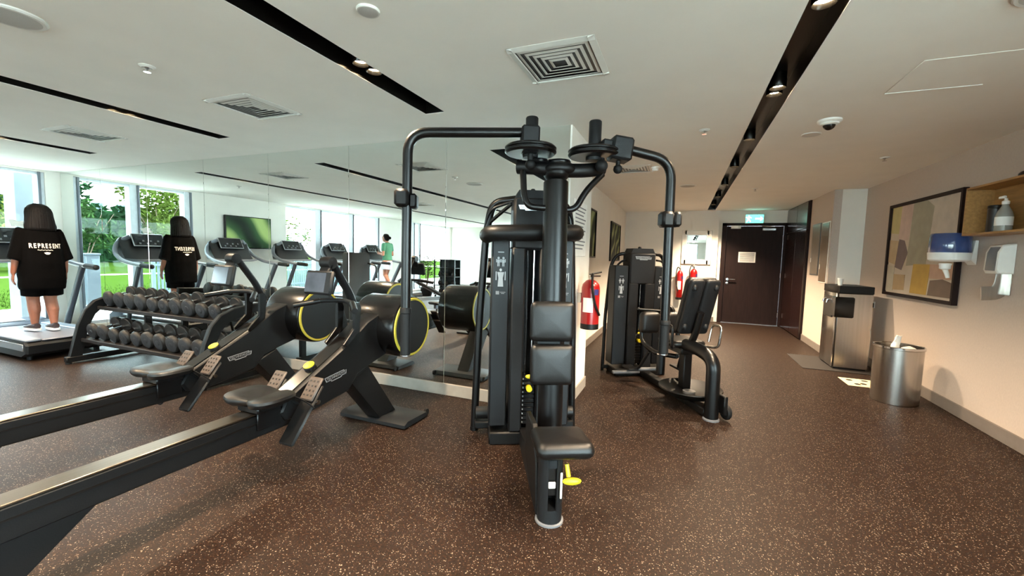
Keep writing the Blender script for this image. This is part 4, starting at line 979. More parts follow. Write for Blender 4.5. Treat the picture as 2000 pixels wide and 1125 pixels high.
# socket, plug, cable behind the water dispenser
t = thing('wall_socket', 'wall socket with plug and white cable beside the water dispenser', 'socket', (XR, 7.46, .88))
obj('plate', B(-.010, 0, -.045, .045, -.045, .045, bev=.003), M_WHITE, t); obj('plug', B(-.05, -.010, -.028, .028, -.04, .025, bev=.006), M_BLACK, t)
cb = MB(); cb.tube([(-.04, 0, -.03), (-.05, .01, -.16), (-.07, .06, -.30), (-.06, .16, -.42)], .005, 8, .08); cb.tube([(-.04, -.01, -.03), (-.05, -.03, -.22), (-.04, -.12, -.42), (-.06, -.16, -.80)], .004, 8, .1); obj('cable', cb, M_WHITE, t)
# water dispenser
t = thing('water_dispenser', 'tall stainless steel water dispenser with black top and tap recess', 'water dispenser', (2.19, 7.28, 0))
# front faces -x (room) at x=-.21; the near side faces -y
obj('cabinet', MB().prism([(-.20, -.33), (.17, -.33), (.17, .30), (-.20, .30), (-.225, .24), (-.225, -.27)], .03, 1.05, 'z', .006), M_STEEL, t)
obj('black_top', MB().prism([(-.205, -.335), (.175, -.335), (.175, .305), (-.205, .305), (-.23, .245), (-.23, -.275)], 1.05, 1.15, 'z', .006), M_BLACK, t)
obj('tap_housing', MB().prism([(-.245, -.345), (-.03, -.345), (-.03, -.30), (-.20, -.20), (-.245, -.20)], .72, 1.0, 'z', .012), M_GLOSSB, t)
obj('tap_recess', B(-.242, -.20, -.20, .16, .70, 1.0, bev=.01), M_SLOT, t)
tp = MB()
for yy in (-.10, .06): tp.tube([(-.24, yy, .95), (-.275, yy, .94), (-.28, yy, .90)], .012, 10, .02)
obj('taps', tp, M_CHROME, t)
obj('corner_strip', B(-.232, -.215, -.315, -.295, .03, 1.05, bev=.004), M_CHROME, t)
obj('plinth', B(-.20, .16, -.31, .29, 0, .03), M_BLACK, t)
cup = thing('paper_cup', 'small white paper cup standing on the water dispenser', 'cup', (2.03, 7.10, 1.1505))
obj('cup', MB().lathe([(.024, 0), (.036, .085), (.038, .088), (.034, .086), (.022, .004)], (0, 0, 0), (0, 0, 1), 20), M_PAPER, cup); obj('cup_stack', MB().lathe([(.037, .09), (.039, .10), (.035, .098)], (0, 0, 0), (0, 0, 1), 20), M_PAPER, cup)
tag(obj('floor_mat', B(1.60, 2.42, 6.80, 7.75, 0.0005, .008, bev=.003), pm('grey_mat', (30, 24, 20), .8, 0, .1, 80)), 'thin dark mat under the water dispenser', 'mat')
t = thing('floor_sign_sheet', 'pale yellow sheet with dark footprint marks on the floor by the bin', 'floor sign', (2.08, 6.30, .0005))
sh = obj('sheet', B(-.17, .17, -.20, .18, 0, .003), pm('cream_sheet', (224, 208, 168), .6, 0, .05), t, smooth=False)
for dx, dy in ((-.08, .08), (.02, -.06), (-.05, -.1), (.08, .1)):
    obj('footprint', MB().lathe([(.035, 0), (.033, .001)], (dx, dy, .003), (0, 0, 1), 14), M_BLACK, sh, smooth=False)
# bin
t = thing('waste_bin', 'round brushed steel waste bin holding used paper towels', 'bin', (2.16, 5.62, 0))
obj('body', MB().lathe([(.195, .0), (.20, .004), (.204, .575), (.212, .58), (.212, .60), (.205, .603), (.198, .60), (.194, .03), (.02, .028)], (0, 0, 0), (0, 0, 1), 48, cap=False), M_STEEL, t)
obj('rim', MB().lathe([(.204, .586), (.214, .588), (.214, .603), (.206, .607), (.200, .60)], (0, 0, 0), (0, 0, 1), 48, cap=False), M_CHROME, t)
ln = MB().lathe([(.192, .44), (.18, .44), (.02, .42)], (0, 0, 0), (0, 0, 1), 32); obj('liner', ln, M_RUBBER, t)
t2 = thing('crumpled_towel', 'crumpled white paper towel sticking out of the steel bin', 'paper towel', (2.14, 5.62, .505))
cr = MB(); rnd = random.Random(4)
rings = []
for k in range(9):
    f_ = k / 8; c = Vector((-.03 + .10 * f_ - .06 * f_ * f_, -.02 + .05 * math.sin(f_ * 3), .0 + .20 * f_))
    rings.append([c + Vector((math.cos(a) * (.045 * (1 - .55 * f_) + rnd.uniform(-.008, .008)), math.sin(a) * (.03 * (1 - .5 * f_) + rnd.uniform(-.008, .008)), rnd.uniform(-.01, .01))) for a in [2 * PI * j / 12 for j in range(12)]])
cr.ring_loft(rings); obj('paper', cr, M_PAPER, t2)
t3 = thing('crumpled_bag', 'crumpled clear wrapper lying on top in the steel bin', 'wrapper', (2.24, 5.60, .505))
sp = MB().sphere((0, 0, .045), (.075, .06, .045), 14, 9); sp.v = [tuple(Vector(v) + mnoise.noise_vector(Vector(v) * 30) * .014 + Vector((0, 0, .008))) for v in sp.v]; obj('wrapper', sp, M_PAPER, t3)
# service panels
for (y0, y1, z0, z1), lab, mt in (((8.58, 9.06, 1.24, 2.13), 'flush grey metal service panel with a small lock, next to the walnut joinery', pm('grey_panel_door', (140, 130, 118), .35, .3)), ((8.10, 8.50, 1.13, 2.12), 'bronze metal service panel with pale edge, next to the white pier', pm('bronze_panel_door', (128, 112, 96), .3, .4))):
    t = thing('service_panel', lab, 'panel', (2.13, (y0 + y1) / 2, (z0 + z1) / 2)); hy, hz = (y1 - y0) / 2, (z1 - z0) / 2
    obj('frame', B(-.012, -.001, -hy, hy, -hz, hz, bev=.002), M_WHITE if 'bronze' in lab else M_GREYPL, t); obj('leaf', B(-.018, -.012, -hy + .018, hy - .018, -hz + .018, hz - .018, bev=.002), mt, t); obj('lock', B(-.022, -.018, hy - .06, hy - .03, -hz + .22, -hz + .30, bev=.002), M_WHITE, t)
# white framed mirror on the far wall
t = thing('framed_mirror', 'small mirror in a wide white frame beside the dark door', 'mirror', (.265, YF, 1.745))
fr = MB()
for s in (-1, 1):
    B(s * .27 - .055, s * .27 + .055, -.03, -.001, -.40, .40, fr, .01); B(-.27, .27, -.03, -.001, s * .345 - .055, s * .345 + .055, fr, .01)
obj('frame', fr, M_WHITE, t)
inr = MB()
for s in (-1, 1): B(s * .215 - .012, s * .215 + .012, -.02, -.005, -.30, .30, inr, .003); B(-.215, .215, -.02, -.005, s * .29 - .012, s * .29 + .012, inr, .003)
obj('inner_bead', inr, M_ALU, t); obj('glass', B(-.215, .215, -.010, -.004, -.29, .29), M_MIRROR, t, smooth=False)
# notice on the block end, photographs on the corridor wall
t = thing('notice_board', 'white printed notice sheet behind acrylic on the white wall block', 'notice', (XS, 4.10, 1.72))
nb = obj('sheet', B(.001, .008, -.27, .27, -.265, .265, bev=.002), M_PAPER, t)
for k in range(12): obj('print_line', B(.008, .0088, -.22, .22 - .05 * (k % 3), .20 - k * .036, .212 - k * .036), M_INK, nb, smooth=False)
for k, (y0, y1, z0, z1) in enumerate(((6.45, 7.0, 1.44, 2.21), (8.57, 9.86, 1.38, 2.18))):
    t = thing('framed_photograph', ('framed dark green photograph of tall grass blades behind the red extinguisher', 'wide framed dark green grass photograph behind the seated leg machine')[k], 'picture', (XC, (y0 + y1) / 2, (z0 + z1) / 2)); hy, hz = (y1 - y0) / 2, (z1 - z0) / 2
    fr = MB()
    for s in (-1, 1): B(.001, .035, s * (hy - .012) - .012, s * (hy - .012) + .012, -hz, hz, fr, .002); B(.001, .035, -hy, hy, s * (hz - .012) - .012, s * (hz - .012) + .012, fr, .002)
    obj('frame', fr, M_BLACK, t); obj('print', B(.004, .014, -hy + .02, hy - .02, -hz + .02, hz - .02), leaf_picture('grass_photo_%d' % k, (20, 28, 18), (58, 72, 42), (140, 148, 100), 0, 2.4 + k, .25), t, smooth=False)
# fire extinguishers
def extinguisher(loc, rz, r, h, label, hose=True, label_mat=M_PAPER, a0=0.0):
    t = thing('fire_extinguisher', label, 'fire extinguisher', loc, rz)
    b = obj('cylinder', MB().lathe([(r * .8, .0), (r, .02), (r, h * .72), (r * .9, h * .78), (r * .55, h * .84), (r * .3, h * .86)], (0, 0, 0), (0, 0, 1), 28), M_RED, t)
    obj('base_ring', MB().lathe([(r * .85, -.004), (r * 1.01, 0), (r * 1.01, .05), (r, .052)], (0, 0, 0), (0, 0, 1), 28), M_BLACK, t)
    obj('paper_label', MB().prism([(r * 1.012 * math.sin(a), -r * 1.012 * math.cos(a)) for a in [a0 - .75 + .1 * k for k in range(13)]] + [(r * .9 * math.sin(a), -r * .9 * math.cos(a)) for a in [a0 + .45 - .1 * k for k in range(13)]], h * .30, h * .55, 'z'), label_mat, b)
    obj('blue_label', MB().prism([(r * 1.012 * math.sin(a), -r * 1.012 * math.cos(a)) for a in [a0 + .55 + .1 * k for k in range(7)]] + [(r * .9 * math.sin(a), -r * .9 * math.cos(a)) for a in [a0 + 1.15 - .1 * k for k in range(7)]], h * .60, h * .70, 'z'), pm('label_blue', (48, 44, 104), .5), b)
    vv = MB(); vv.cyl((0, 0, h * .85), (0, 0, h * .94), r * .22, n=14); vv.tube([(0, .02, h * .95), (0, -.10, h * 1.0)], .009, 8); vv.tube([(0, .02, h * .92), (0, -.09, h * .93)], .008, 8); obj('valve_levers', vv, M_STEEL, t)
    obj('pressure_gauge', MB().lathe([(.018, 0), (.018, .012), (.01, .013)], (.025, 0, h * .9), (1, 0, 0), 14), M_WHITE, t)
    if hose:
        hs = MB(); hs.tube([(0, 0, h * .90), (-r * .7, -.03, h * .98), (-r * 1.15, -.03, h * .80), (-r * 1.0, -r * .7, h * .45), (-r * .3, -r * 1.12, h * .25)], .011, 10, .08); obj('hose', hs, M_RUBBER, t)
    br = MB(); B(-.02, .02, r * .98, r + .045, h * .45, h * .62, br, .003); obj('wall_bracket', br, M_STEEL, t)
    return t
extinguisher((XS + .135, 4.09, .75), PI / 2, .088, .56, 'red fire extinguisher with white label hung on the white wall block', hose=True, a0=-1.5)
extinguisher((-.06, YF - .125, .50), 0, .075, .80, 'slim red fire extinguisher with black horn hose under the framed mirror')
extinguisher((.24, YF - .13, .62), 0, .085, .72, 'red fire extinguisher with white band beside the slim one under the framed mirror')
# ================================================================== PEOPLE
from mathutils.bvhtree import BVHTree
def hand(mb, wrist, d, palm_n, side, s=1.0, curl=.5):
    """palm + five bent fingers. d: direction of the hand, palm_n: the palm's facing, side: thumb side"""
    w = Vector(wrist); d = Vector(d).normalized(); n_ = Vector(palm_n).normalized(); a = Vector(side).normalized()
    for k in range(4):
        base = w + a * (.027 - .018 * k) * s
        mb.capsule(w + a * (.016 - .011 * k) * s + d * .008, base + d * .085 * s, .016 * s, .0115 * s, 10)
        L_ = (.070, .078, .072, .056)[k] * s
        p0 = base + d * .085 * s; c1 = curl * .7; p1 = p0 + (d * math.cos(c1) + n_ * math.sin(c1)) * L_ * .5; p2 = p1 + (d * math.cos(c1 * 2.1) + n_ * math.sin(c1 * 2.1)) * L_ * .5
        mb.capsule(p0, p1, .0095 * s, .0088 * s, 8); mb.capsule(p1, p2, .0088 * s, .0075 * s, 8)
    t0 = w + a * .02 * s + d * .02; t1 = t0 + (a * .75 + d * .6 + n_ * .3).normalized() * .042 * s; t2 = t1 + (d * .9 + n_ * .4).normalized() * .034 * s
    mb.capsule(t0, t1, .013 * s, .0105 * s, 8); mb.capsule(t1, t2, .0105 * s, .0085 * s, 8)
def ellring(z, rx, ry, cx=0, cy=0, n=28, p=2.0):
    out = []
    for k in range(n):
        a = 2 * PI * k / n; c, s = math.cos(a), math.sin(a)
        out.append((cx + math.copysign(abs(c) ** (2 / p), c) * rx, cy + math.copysign(abs(s) ** (2 / p), s) * ry, z))
    return out
def shoe(mb_top, mb_sole, ankle, yaw, pitch):
    M_ = Matrix.Translation(Vector(ankle)) @ Euler((pitch, 0, yaw)).to_matrix().to_4x4()
    rings = []
    for y, w_, h_ in ((-.085, .02, .03), (-.075, .034, .075), (-.03, .040, .085), (.03, .043, .07), (.10, .047, .05), (.15, .042, .04), (.175, .02, .025)):
        rings.append([M_ @ Vector((math.cos(a) * w_, y, -.055 + (math.sin(a) * .5 + .5) * h_)) for a in [2 * PI * k / 14 for k in range(14)]])
    mb_top.ring_loft(rings)
    rings = []
    for y, w_ in ((-.09, .022), (-.078, .037), (-.03, .042), (.04, .045), (.10, .050), (.155, .044), (.182, .02)):
        rings.append([M_ @ Vector((sx * w_, y, -.075 + dz)) for sx, dz in ((-1, 0), (1, 0), (1.02, .028), (-1.02, .028))])
    mb_sole.ring_loft(rings)
def face(mb, c, fwd_tilt=0):
    c = Vector(c)
    mb.sphere(c, (.074, .092, .115), 20, 14); mb.sphere(c + Vector((0, .02, -.065)), (.055, .066, .055), 16, 10)
    mb.capsule(c + Vector((0, .088, .015)), c + Vector((0, .103, -.018)), .010, .013, 8)
    for s in (-1, 1):
        mb.sphere(c + Vector((s * .076, -.005, -.005)), (.010, .02, .032), 10, 8); mb.sphere(c + Vector((s * .03, .080, .028)), (.022, .012, .01), 10, 6)
    mb.capsule(c + Vector((-.018, .087, -.052)), c + Vector((.018, .087, -.052)), .008, .008, 8)

# ---- person in black T-shirt on the treadmill beside the mirror (faces the windows)
DZ = .277
w1 = thing('person', 'person in black T-shirt and shorts walking on the treadmill beside the mirror', 'person', (-7.93, 2.83, DZ - .015), PI / 2)
b = MB()
face(b, (0, .03, 1.555)); b.capsule((0, .0, 1.36), (0, .015, 1.47), .062, .055)
b.ring_loft([ellring(z, rx, ry) for z, rx, ry in ((.66, .20, .17), (.78, .265, .195), (.95, .255, .185), (1.12, .25, .17), (1.24, .20, .13), (1.34, .11, .08), (1.40, .06, .06))])
for s in (-1, 1):
    sw = .07 * s
    b.capsule((s * .215, 0, 1.27), (s * .315, -.015, 1.03), .066, .056); b.capsule((s * .315, -.015, 1.03), (s * .352, .035 + sw * .3, .80), .056, .036)
    hand(b, (s * .354, .04 + sw * .3, .785), (s * .04, .15, -1), (-s, .1, 0), (0, 1, 0), 1.05, .55)
    ya, yk = (.10, .07) if s < 0 else (-.06, .03)
    b.capsule((s * .125, 0, .74), (s * .105, yk, .45), .135, .088); b.capsule((s * .105, yk, .46), (s * .10, (ya + yk) / 2 - .03, .30), .085, .086); b.capsule((s * .10, (ya + yk) / 2 - .03, .30), (s * .095, ya - .02, .09), .083, .046)
    b.capsule((s * .095, ya - .03, .06), (s * .098, ya + .09, .045), .04, .033)
def slim(me, kx=.72, ky=.86):
    for v in me.vertices:
        t_ = min(1, max(0, (v.co.z - 1.36) / .10)); v.co.x *= kx + (1 - kx) * t_; v.co.y *= ky + (1 - ky) * t_
    me.update(); return me
obj('body', slim(fuse(b, .0085, 5, 'body')), M_SKIN, w1, ang=180)
sh = MB(); sh.ring_loft([ellring(z, rx, ry, 0, cy, p=2.3) for z, rx, ry, cy in ((.57, .285, .22, -.01), (.60, .298, .232, -.012), (.74, .305, .24, -.012), (.92, .295, .232, -.01), (1.08, .282, .212, 0), (1.22, .278, .185, 0), (1.335, .262, .140, 0), (1.39, .14, .10, 0), (1.41, .075, .075, 0))])
for s in (-1, 1): sh.capsule((s * .245, 0, 1.295), (s * .305, -.012, 1.08), .088, .098); sh.cyl((s * .285, -.01, 1.12), (s * .335, -.012, .955), .100, .106, 20)
sme = slim(fuse(sh, .012, 7, 't_shirt'))
# soft cloth folds
for v in sme.vertices:
    nz = mnoise.noise(Vector((v.co.x * 5, v.co.y * 5, v.co.z * 9))); k = .010 * max(0, (1.25 - v.co.z))
    v.co += v.normal * nz * k * 1.6
shirt = obj('t_shirt', sme, M_CLOTHB, w1, ang=180)
bv = BVHTree.FromPolygons([v.co for v in sme.vertices], [tuple(p.vertices) for p in sme.polygons])
def on_back(me, cx, cz, off=.0035):
    for v in me.vertices:
        x, z = cx + v.co.x, cz + v.co.y; hit = bv.ray_cast(Vector((x, -1, z)), Vector((0, 1, 0)))[0]
        v.co = Vector((x, (hit.y if hit else -.2) - off - v.co.z, z))
    return me
def subdiv(me, n=2):
    bm = bmesh.new(); bm.from_mesh(me); bmesh.ops.subdivide_edges(bm, edges=[e for e in bm.edges if e.calc_length() > .02], cuts=n); bmesh.ops.triangulate(bm, faces=bm.faces); bm.to_mesh(me); bm.free(); return me
M_LET = pm('pale_print_letters', (226, 206, 190), .7)
for i, ch in enumerate('REPRESENT'):
    me = subdiv(text_mesh(ch, .083, .0006, bold=.0022), 1); me.transform(Matrix.Diagonal((.56, 1, 1, 1))); obj('letter', on_back(me, -.136 + i * .034, 1.145), M_LET, shirt, smooth=False)
cv_ = MB(); cv_.tube([(-.07 + .14 * k / 16, .004 * math.sin(k * 1.9) , 0) for k in range(17)], .0035, 6)
mm = cv_.mesh('script'); obj('script_line', on_back(mm, -.015, 1.092), M_LET, shirt, smooth=False)
em = MB(); em.prism([(-.032, .008), (0, .016), (.032, .008), (.024, -.006), (.012, -.016), (-.012, -.016), (-.024, -.006)], 0, .0008, 'z'); obj('emblem', on_back(subdiv(em.mesh('emblem'), 2), .0, 1.052), M_LET, shirt, smooth=False)
so = MB(); so.sphere((0, -.01, .72), (.265, .215, .16), 24, 14)
for s in (-1, 1): so.cyl((s * .125, 0, .74), (s * .13, .01, .485), .155, .146, 22); so.sphere((s * .125, 0, .74), .155, 16, 10)
obj('shorts', slim(fuse(so, .012, 5, 'shorts')), M_CLOTHB, w1, ang=180)
hr = MB(); hr.ring_loft([ellring(z, rx, ry, 0, cy) for z, rx, ry, cy in ((1.70, .02, .02, .0), (1.694, .048, .055, .0), (1.675, .078, .09, -.002), (1.64, .100, .113, -.006), (1.59, .112, .122, -.014), (1.53, .116, .118, -.026), (1.47, .122, .110, -.036), (1.42, .132, .104, -.042), (1.375, .136, .098, -.046), (1.345, .122, .08, -.046))])
hr.tube([(.02, .0, 1.675), (-.01, -.02, 1.695), (-.05, -.03, 1.70)], [.014, .006], 8)
hme = fuse(hr, .01, 3, 'hair')
for v in hme.vertices:
    a = math.atan2(v.co.x, -v.co.y - .02); v.co += v.normal * .004 * math.sin(a * 34 + v.co.z * 6) * (1 if v.co.z < 1.64 else .3)
    if v.co.y > .045 and v.co.z < 1.62: v.co.y = .045 + (v.co.y - .045) * .1
for v in hme.vertices: v.co.x *= 1.12
obj('hair', hme, M_HAIR, w1, ang=180)
for s in (-1, 1):
    tp_, sl_ = MB(), MB(); ya = .10 if s < 0 else -.06; shoe(tp_, sl_, (s * .070, ya * .86, .092), s * -.08, 0)
    o = obj('shoe', tp_, pm('dark_trainer', (44, 32, 36), .6), w1); obj('sole', sl_, M_WHITE, o)
for s in (-1, 1): obj('eye', MB().sphere((s * .03, .111, 1.578), .010, 10, 8), M_BLACK, w1)

# ---- person in green top on the last treadmill, looking at a phone (seen in the mirror)
w2 = thing('person', 'person in green top and pale shorts holding a phone on the far treadmill', 'person', (-8.25, -2.98, DZ - .015), PI / 2)
b = MB(); S2 = 1.06
face(b, (0, .075, 1.60)); b.capsule((0, .0, 1.42), (0, .04, 1.53), .05, .047)
b.ring_loft([ellring(z, rx, ry) for z, rx, ry in ((.80, .13, .11), (.90, .165, .125), (1.02, .145, .11), (1.12, .125, .10), (1.25, .145, .11), (1.36, .165, .10), (1.43, .10, .075), (1.47, .045, .045))])
for s in (-1, 1):
    el = (s * .215, -.02, 1.10); wr = (s * .08, .24, 1.13)
    b.capsule((s * .175, 0, 1.39), el, .05, .038); b.capsule(el, wr, .038, .026); hand(b, wr, (-s * .35, .9, .1), (-s * .3, 0, .8), (-s * .2, .1, 1), .95, .8)
    yk, ya = (.10, .06) if s < 0 else (.02, -.16)
    b.capsule((s * .085, 0, .88), (s * .08, yk, .50), .095, .058); b.capsule((s * .08, yk, .50), (s * .078, (yk + ya) / 2 - .02, .33), .055, .056); b.capsule((s * .078, (yk + ya) / 2 - .02, .33), (s * .075, ya, .095), .054, .034); b.capsule((s * .075, ya - .01, .06), (s * .077, ya + .10, .045), .034, .028)
obj('body', fuse(b, .0085, 4, 'body'), M_SKIN2, w2, ang=180)
M_TEAL = pm('green_top', (62, 124, 98), .8, 0, .1, 20, bump=.2); M_PALE = pm('pale_blue_shorts', (186, 192, 208), .8, 0, .12, 14)
sh = MB(); sh.ring_loft([ellring(z, rx, ry) for z, rx, ry in ((.93, .165, .13), (1.02, .158, .124), (1.12, .142, .115), (1.25, .158, .124), (1.36, .178, .112), (1.44, .11, .085), (1.465, .06, .06))])
for s in (-1, 1): sh.capsule((s * .165, 0, 1.39), (s * .198, -.01, 1.24), .062, .056)
obj('green_top', fuse(sh, .011, 4, 'green_top'), M_TEAL, w2, ang=180)
so = MB(); so.sphere((0, 0, .87), (.165, .135, .12), 20, 12)
for s in (-1, 1): so.cyl((s * .085, 0, .88), (s * .095, .03 if s < 0 else 0, .66), .108, .115, 20)
obj('shorts', fuse(so, .011, 4, 'shorts'), M_PALE, w2, ang=180)
hr = MB(); hr.ring_loft([ellring(z, rx, ry, 0, cy) for z, rx, ry, cy in ((1.725, .03, .03, .05), (1.71, .06, .07, .05), (1.66, .083, .10, .045), (1.60, .086, .095, .03), (1.54, .07, .06, .01), (1.51, .04, .03, .0))]); hr.sphere((0, -.085, 1.60), .048, 14, 10)
hme = fuse(hr, .01, 3, 'hair')
for v in hme.vertices:
    if v.co.y > .09 and v.co.z < 1.66: v.co.y = .09
obj('hair', hme, M_HAIR, w2, ang=180)
for s in (-1, 1):
    tp_, sl_ = MB(), MB(); ya = .06 if s < 0 else -.16; shoe(tp_, sl_, (s * .076, ya, .092), 0, 0); o = obj('shoe', tp_, pm('dark_trainer', (44, 32, 36), .6), w2); obj('sole', sl_, M_WHITE, o)
for s in (-1, 1): obj('eye', MB().sphere((s * .03, .156, 1.62), .010, 10, 8), M_BLACK, w2)
ph = thing('phone', 'white smartphone held up by the person in the green top', 'phone', (-8.25 - .39, -2.98, DZ + 1.17), PI / 2)
obj('case', MB().box((0, 0, 0), (.075, .012, .15), (-.7, 0, 0), .004), M_WHITE, ph); obj('screen', MB().box((0, -.0062, .0053), (.068, .002, .135), (-.7, 0, 0)), M_BLACK, ph, smooth=False)
# ================================================================== THINGS BEHIND THE VIEWER, SEEN IN THE MIRROR
# tall weight machine seen from its side
t = thing('cable_machine', 'dark grey tower of a weight machine seen edge-on in the mirror', 'weight machine', (-6.30, .45, 0), .35)
obj('tower_shell', MB().prism([(-.15, .0), (-.13, .30), (-.115, 1.36), (-.09, 1.42), (.09, 1.42), (.115, 1.36), (.125, .30), (.20, .0)], -.24, .24, 'y', .02), M_CHAR, t)
obj('base', B(-.25, .55, -.28, .28, 0, .06, bev=.01), M_BLACK, t); obj('seat_post', B(.38, .46, -.04, .04, .06, .44, bev=.006), M_BLACK, t); obj('seat', MB().pad((.42, 0, .47), (.34, .32, .07), None, .04), M_VINYL, t)
obj('handle', MB().tube([(.12, -.2, 1.2), (.34, -.26, 1.15), (.36, -.26, .9)], .018, 10, .06), M_BLACK2, t)
# wheeled black storage rack
t = thing('storage_trolley', 'black wheeled storage trolley with shelves by the window', 'trolley', (-7.15, -4.62, 0))
fr = MB()
for sx in (-.37, .37):
    for sy in (-.18, .18): B(sx - .02, sx + .02, sy - .02, sy + .02, .10, 1.25, fr, .004)
obj('frame', fr, M_BLACK2, t)
for z in (.12, .40, .68, .96, 1.23): obj('shelf', B(-.39, .39, -.2, .2, z, z + .022, bev=.003), M_BLACK, t)
obj('back_panel', B(-.38, .38, -.2, -.19, .12, 1.24), M_BLACK, t)
for sx in (-.34, .34):
    for sy in (-.16, .16): obj('castor', MB().lathe([(.01, -.015), (.045, -.015), (.05, 0), (.045, .015), (.01, .015)], (sx, sy, .05), (1, 0, 0), 18), M_RUBBER, t)
for i, (sx, z, r) in enumerate(((-.25, .422, .08), (.0, .422, .08), (.25, .422, .08), (-.25, .702, .07), (.0, .702, .07), (.25, .702, .07), (-.2, .142, .09), (.15, .142, .09))):
    k = thing('kettlebell', 'black kettlebell standing on the %s shelf of the wheeled trolley' % ('lowest' if z < .2 else 'second' if z < .5 else 'third'), 'kettlebell', (-7.15 + sx, -4.60, z + .0005), 0, 'kettlebells on the trolley')
    obj('bell', MB().lathe([(r * .6, 0), (r * .95, r * .3), (r, r * .8), (r * .8, r * 1.5), (r * .4, r * 1.75)], (0, 0, 0), (0, 0, 1), 20), M_RUBBER, k)
    obj('handle', MB().tube([(-r * .55, 0, r * 1.4), (-r * .6, 0, r * 2.2), (r * .6, 0, r * 2.2), (r * .55, 0, r * 1.4)], .014, 10, .05), M_BLACK2, k)
# potted shrub
t = thing('potted_plant', 'leafy green shrub in a round black pot by the window', 'plant', (-7.98, -4.70, 0))
obj('pot', MB().lathe([(.15, 0), (.21, .18), (.22, .30), (.20, .31), (.19, .27)], (0, 0, 0), (0, 0, 1), 24), M_GLOSSB, t); obj('soil', MB().lathe([(.19, .27), (.1, .28)], (0, 0, 0), (0, 0, 1), 20), pm('soil', (50, 40, 32), .9), t)
st = MB(); rnd = random.Random(9)
for k in range(9):
    a = rnd.uniform(0, 2 * PI); st.tube([(0, 0, .27), (math.cos(a) * .06, math.sin(a) * .06, .7), (math.cos(a) * .2, math.sin(a) * .2, rnd.uniform(1.1, 1.4))], [.012, .004], 6)
obj('stems', st, pm('plant_stem', (84, 72, 50), .8), t)
lf = MB()
for k in range(420):
    d = Vector((rnd.gauss(0, 1), rnd.gauss(0, 1), rnd.gauss(0, 1))).normalized() * rnd.random() ** .5; p = Vector((d.x * .33, d.y * .33, 1.08 + d.z * .45)); u = Vector((rnd.gauss(0, 1), rnd.gauss(0, 1), rnd.gauss(0, .7))).normalized(); w = u.orthogonal().normalized(); s_ = rnd.uniform(.03, .055)
    lf.add([p - u * s_, p + w * s_ * .45 + Vector((0, 0, .008)), p + u * s_, p - w * s_ * .45], [(0, 1, 2, 3)])
tag(obj('leaves', lf, pm('plant_leaf', (58, 84, 44), .5, 0, .25, 6), t, smooth=False), kind='stuff')
# training bench with mats
t = thing('training_bench', 'low flat training bench with steel legs on the open floor', 'bench', (-4.55, -.55, 0), .35)
obj('pad', MB().pad((0, 0, .42), (.30, 1.15, .07), None, .04), M_VINYL, t); obj('spine', B(-.04, .04, -.5, .5, .30, .38, bev=.006), M_GREYPL, t)
for s in (-1, 1):
    lg = MB(); B(-.03, .03, s * .42 - .03, s * .42 + .03, .04, .32, lg, .005); B(-.25, .25, s * .42 - .035, s * .42 + .035, 0, .05, lg, .008); obj('leg', lg, M_STEEL, t)
t = thing('training_bench', 'inclined training bench with raised back pad on the open floor', 'bench', (-5.7, -1.7, 0), .6)
obj('seat_pad', MB().pad((0, -.35, .42), (.30, .36, .07), None, .04), M_VINYL, t); obj('back_pad', MB().pad((0, .22, .58), (.30, .78, .07), (.5, 0, 0), .04), M_VINYL, t); obj('spine', B(-.04, .04, -.5, .55, .28, .36, bev=.006), M_GREYPL, t)
for s in (-1, 1):
    lg = MB(); B(-.03, .03, s * .45 - .03, s * .45 + .03, .04, .30, lg, .005); B(-.25, .25, s * .45 - .035, s * .45 + .035, 0, .05, lg, .008); obj('leg', lg, M_STEEL, t)
# ================================================================== OUTSIDE THE WINDOWS
M_TERR = pm('pale_paving', (190, 187, 180), 0.9, 0.0, 0.05, 4, spec=0.05)
M_LAWN = pm('lawn_green', (40, 56, 18), 1.0, 0.0, 0.25, 30, bump=0.6, bscale=200, spec=0.0)
M_LEAF = [pm('leaf_green_%s' % n, c, 0.9, 0.0, 0.25, 3, spec=0.0) for n, c in (('mid', (46, 68, 36)), ('yellow', (82, 96, 42)), ('deep', (34, 58, 36)))]
M_BARK = pm('bark', (96, 80, 66), 0.9, 0.0, 0.25, 30, bump=0.5)
M_FENCE = pm('pale_blue_fence', (70, 84, 98), 0.6)
struct('ground_terrace', B(-13.6, XL - 0.2, YB - 0.25, 12, -0.14, -0.02), M_TERR)
tag(struct('ground_lawn', B(-90, -13.6, -60, 60, -0.16, -0.01), M_LAWN))
struct('ground_back', B(-13.6, 16, -40, YB - 0.25, -0.14, -0.02), M_TERR)
struct('ground_side', B(XR + 0.25, 16, YB - 0.25, 12, -0.14, -0.02), M_TERR)
struct('garden_path', B(-26.2, -25.4, -40, 40, -0.05, 0.0), M_TERR)
gb = MB(); rg = random.Random(5)
for k in range(9000):
    x = -13.65 - abs(rg.gauss(0, 3.2)); y = rg.uniform(-5, 9)
    if x < -21.4 or (x < -15.5 and 6.7 < y < 8.5) or x < -19: continue
    h_ = rg.uniform(0.03, 0.07); a = rg.uniform(0, PI); dx, dy = math.cos(a) * 0.008, math.sin(a) * 0.008
    gb.add([(x - dx, y - dy, -0.01), (x + dx, y + dy, -0.01), (x + rg.uniform(-.02, .02), y + rg.uniform(-.02, .02), h_)], [(0, 1, 2)])
tag(obj('grass_blades', gb, M_LAWN, smooth=False), 'short mown grass on the lawn outside the windows', 'grass', kind='stuff')
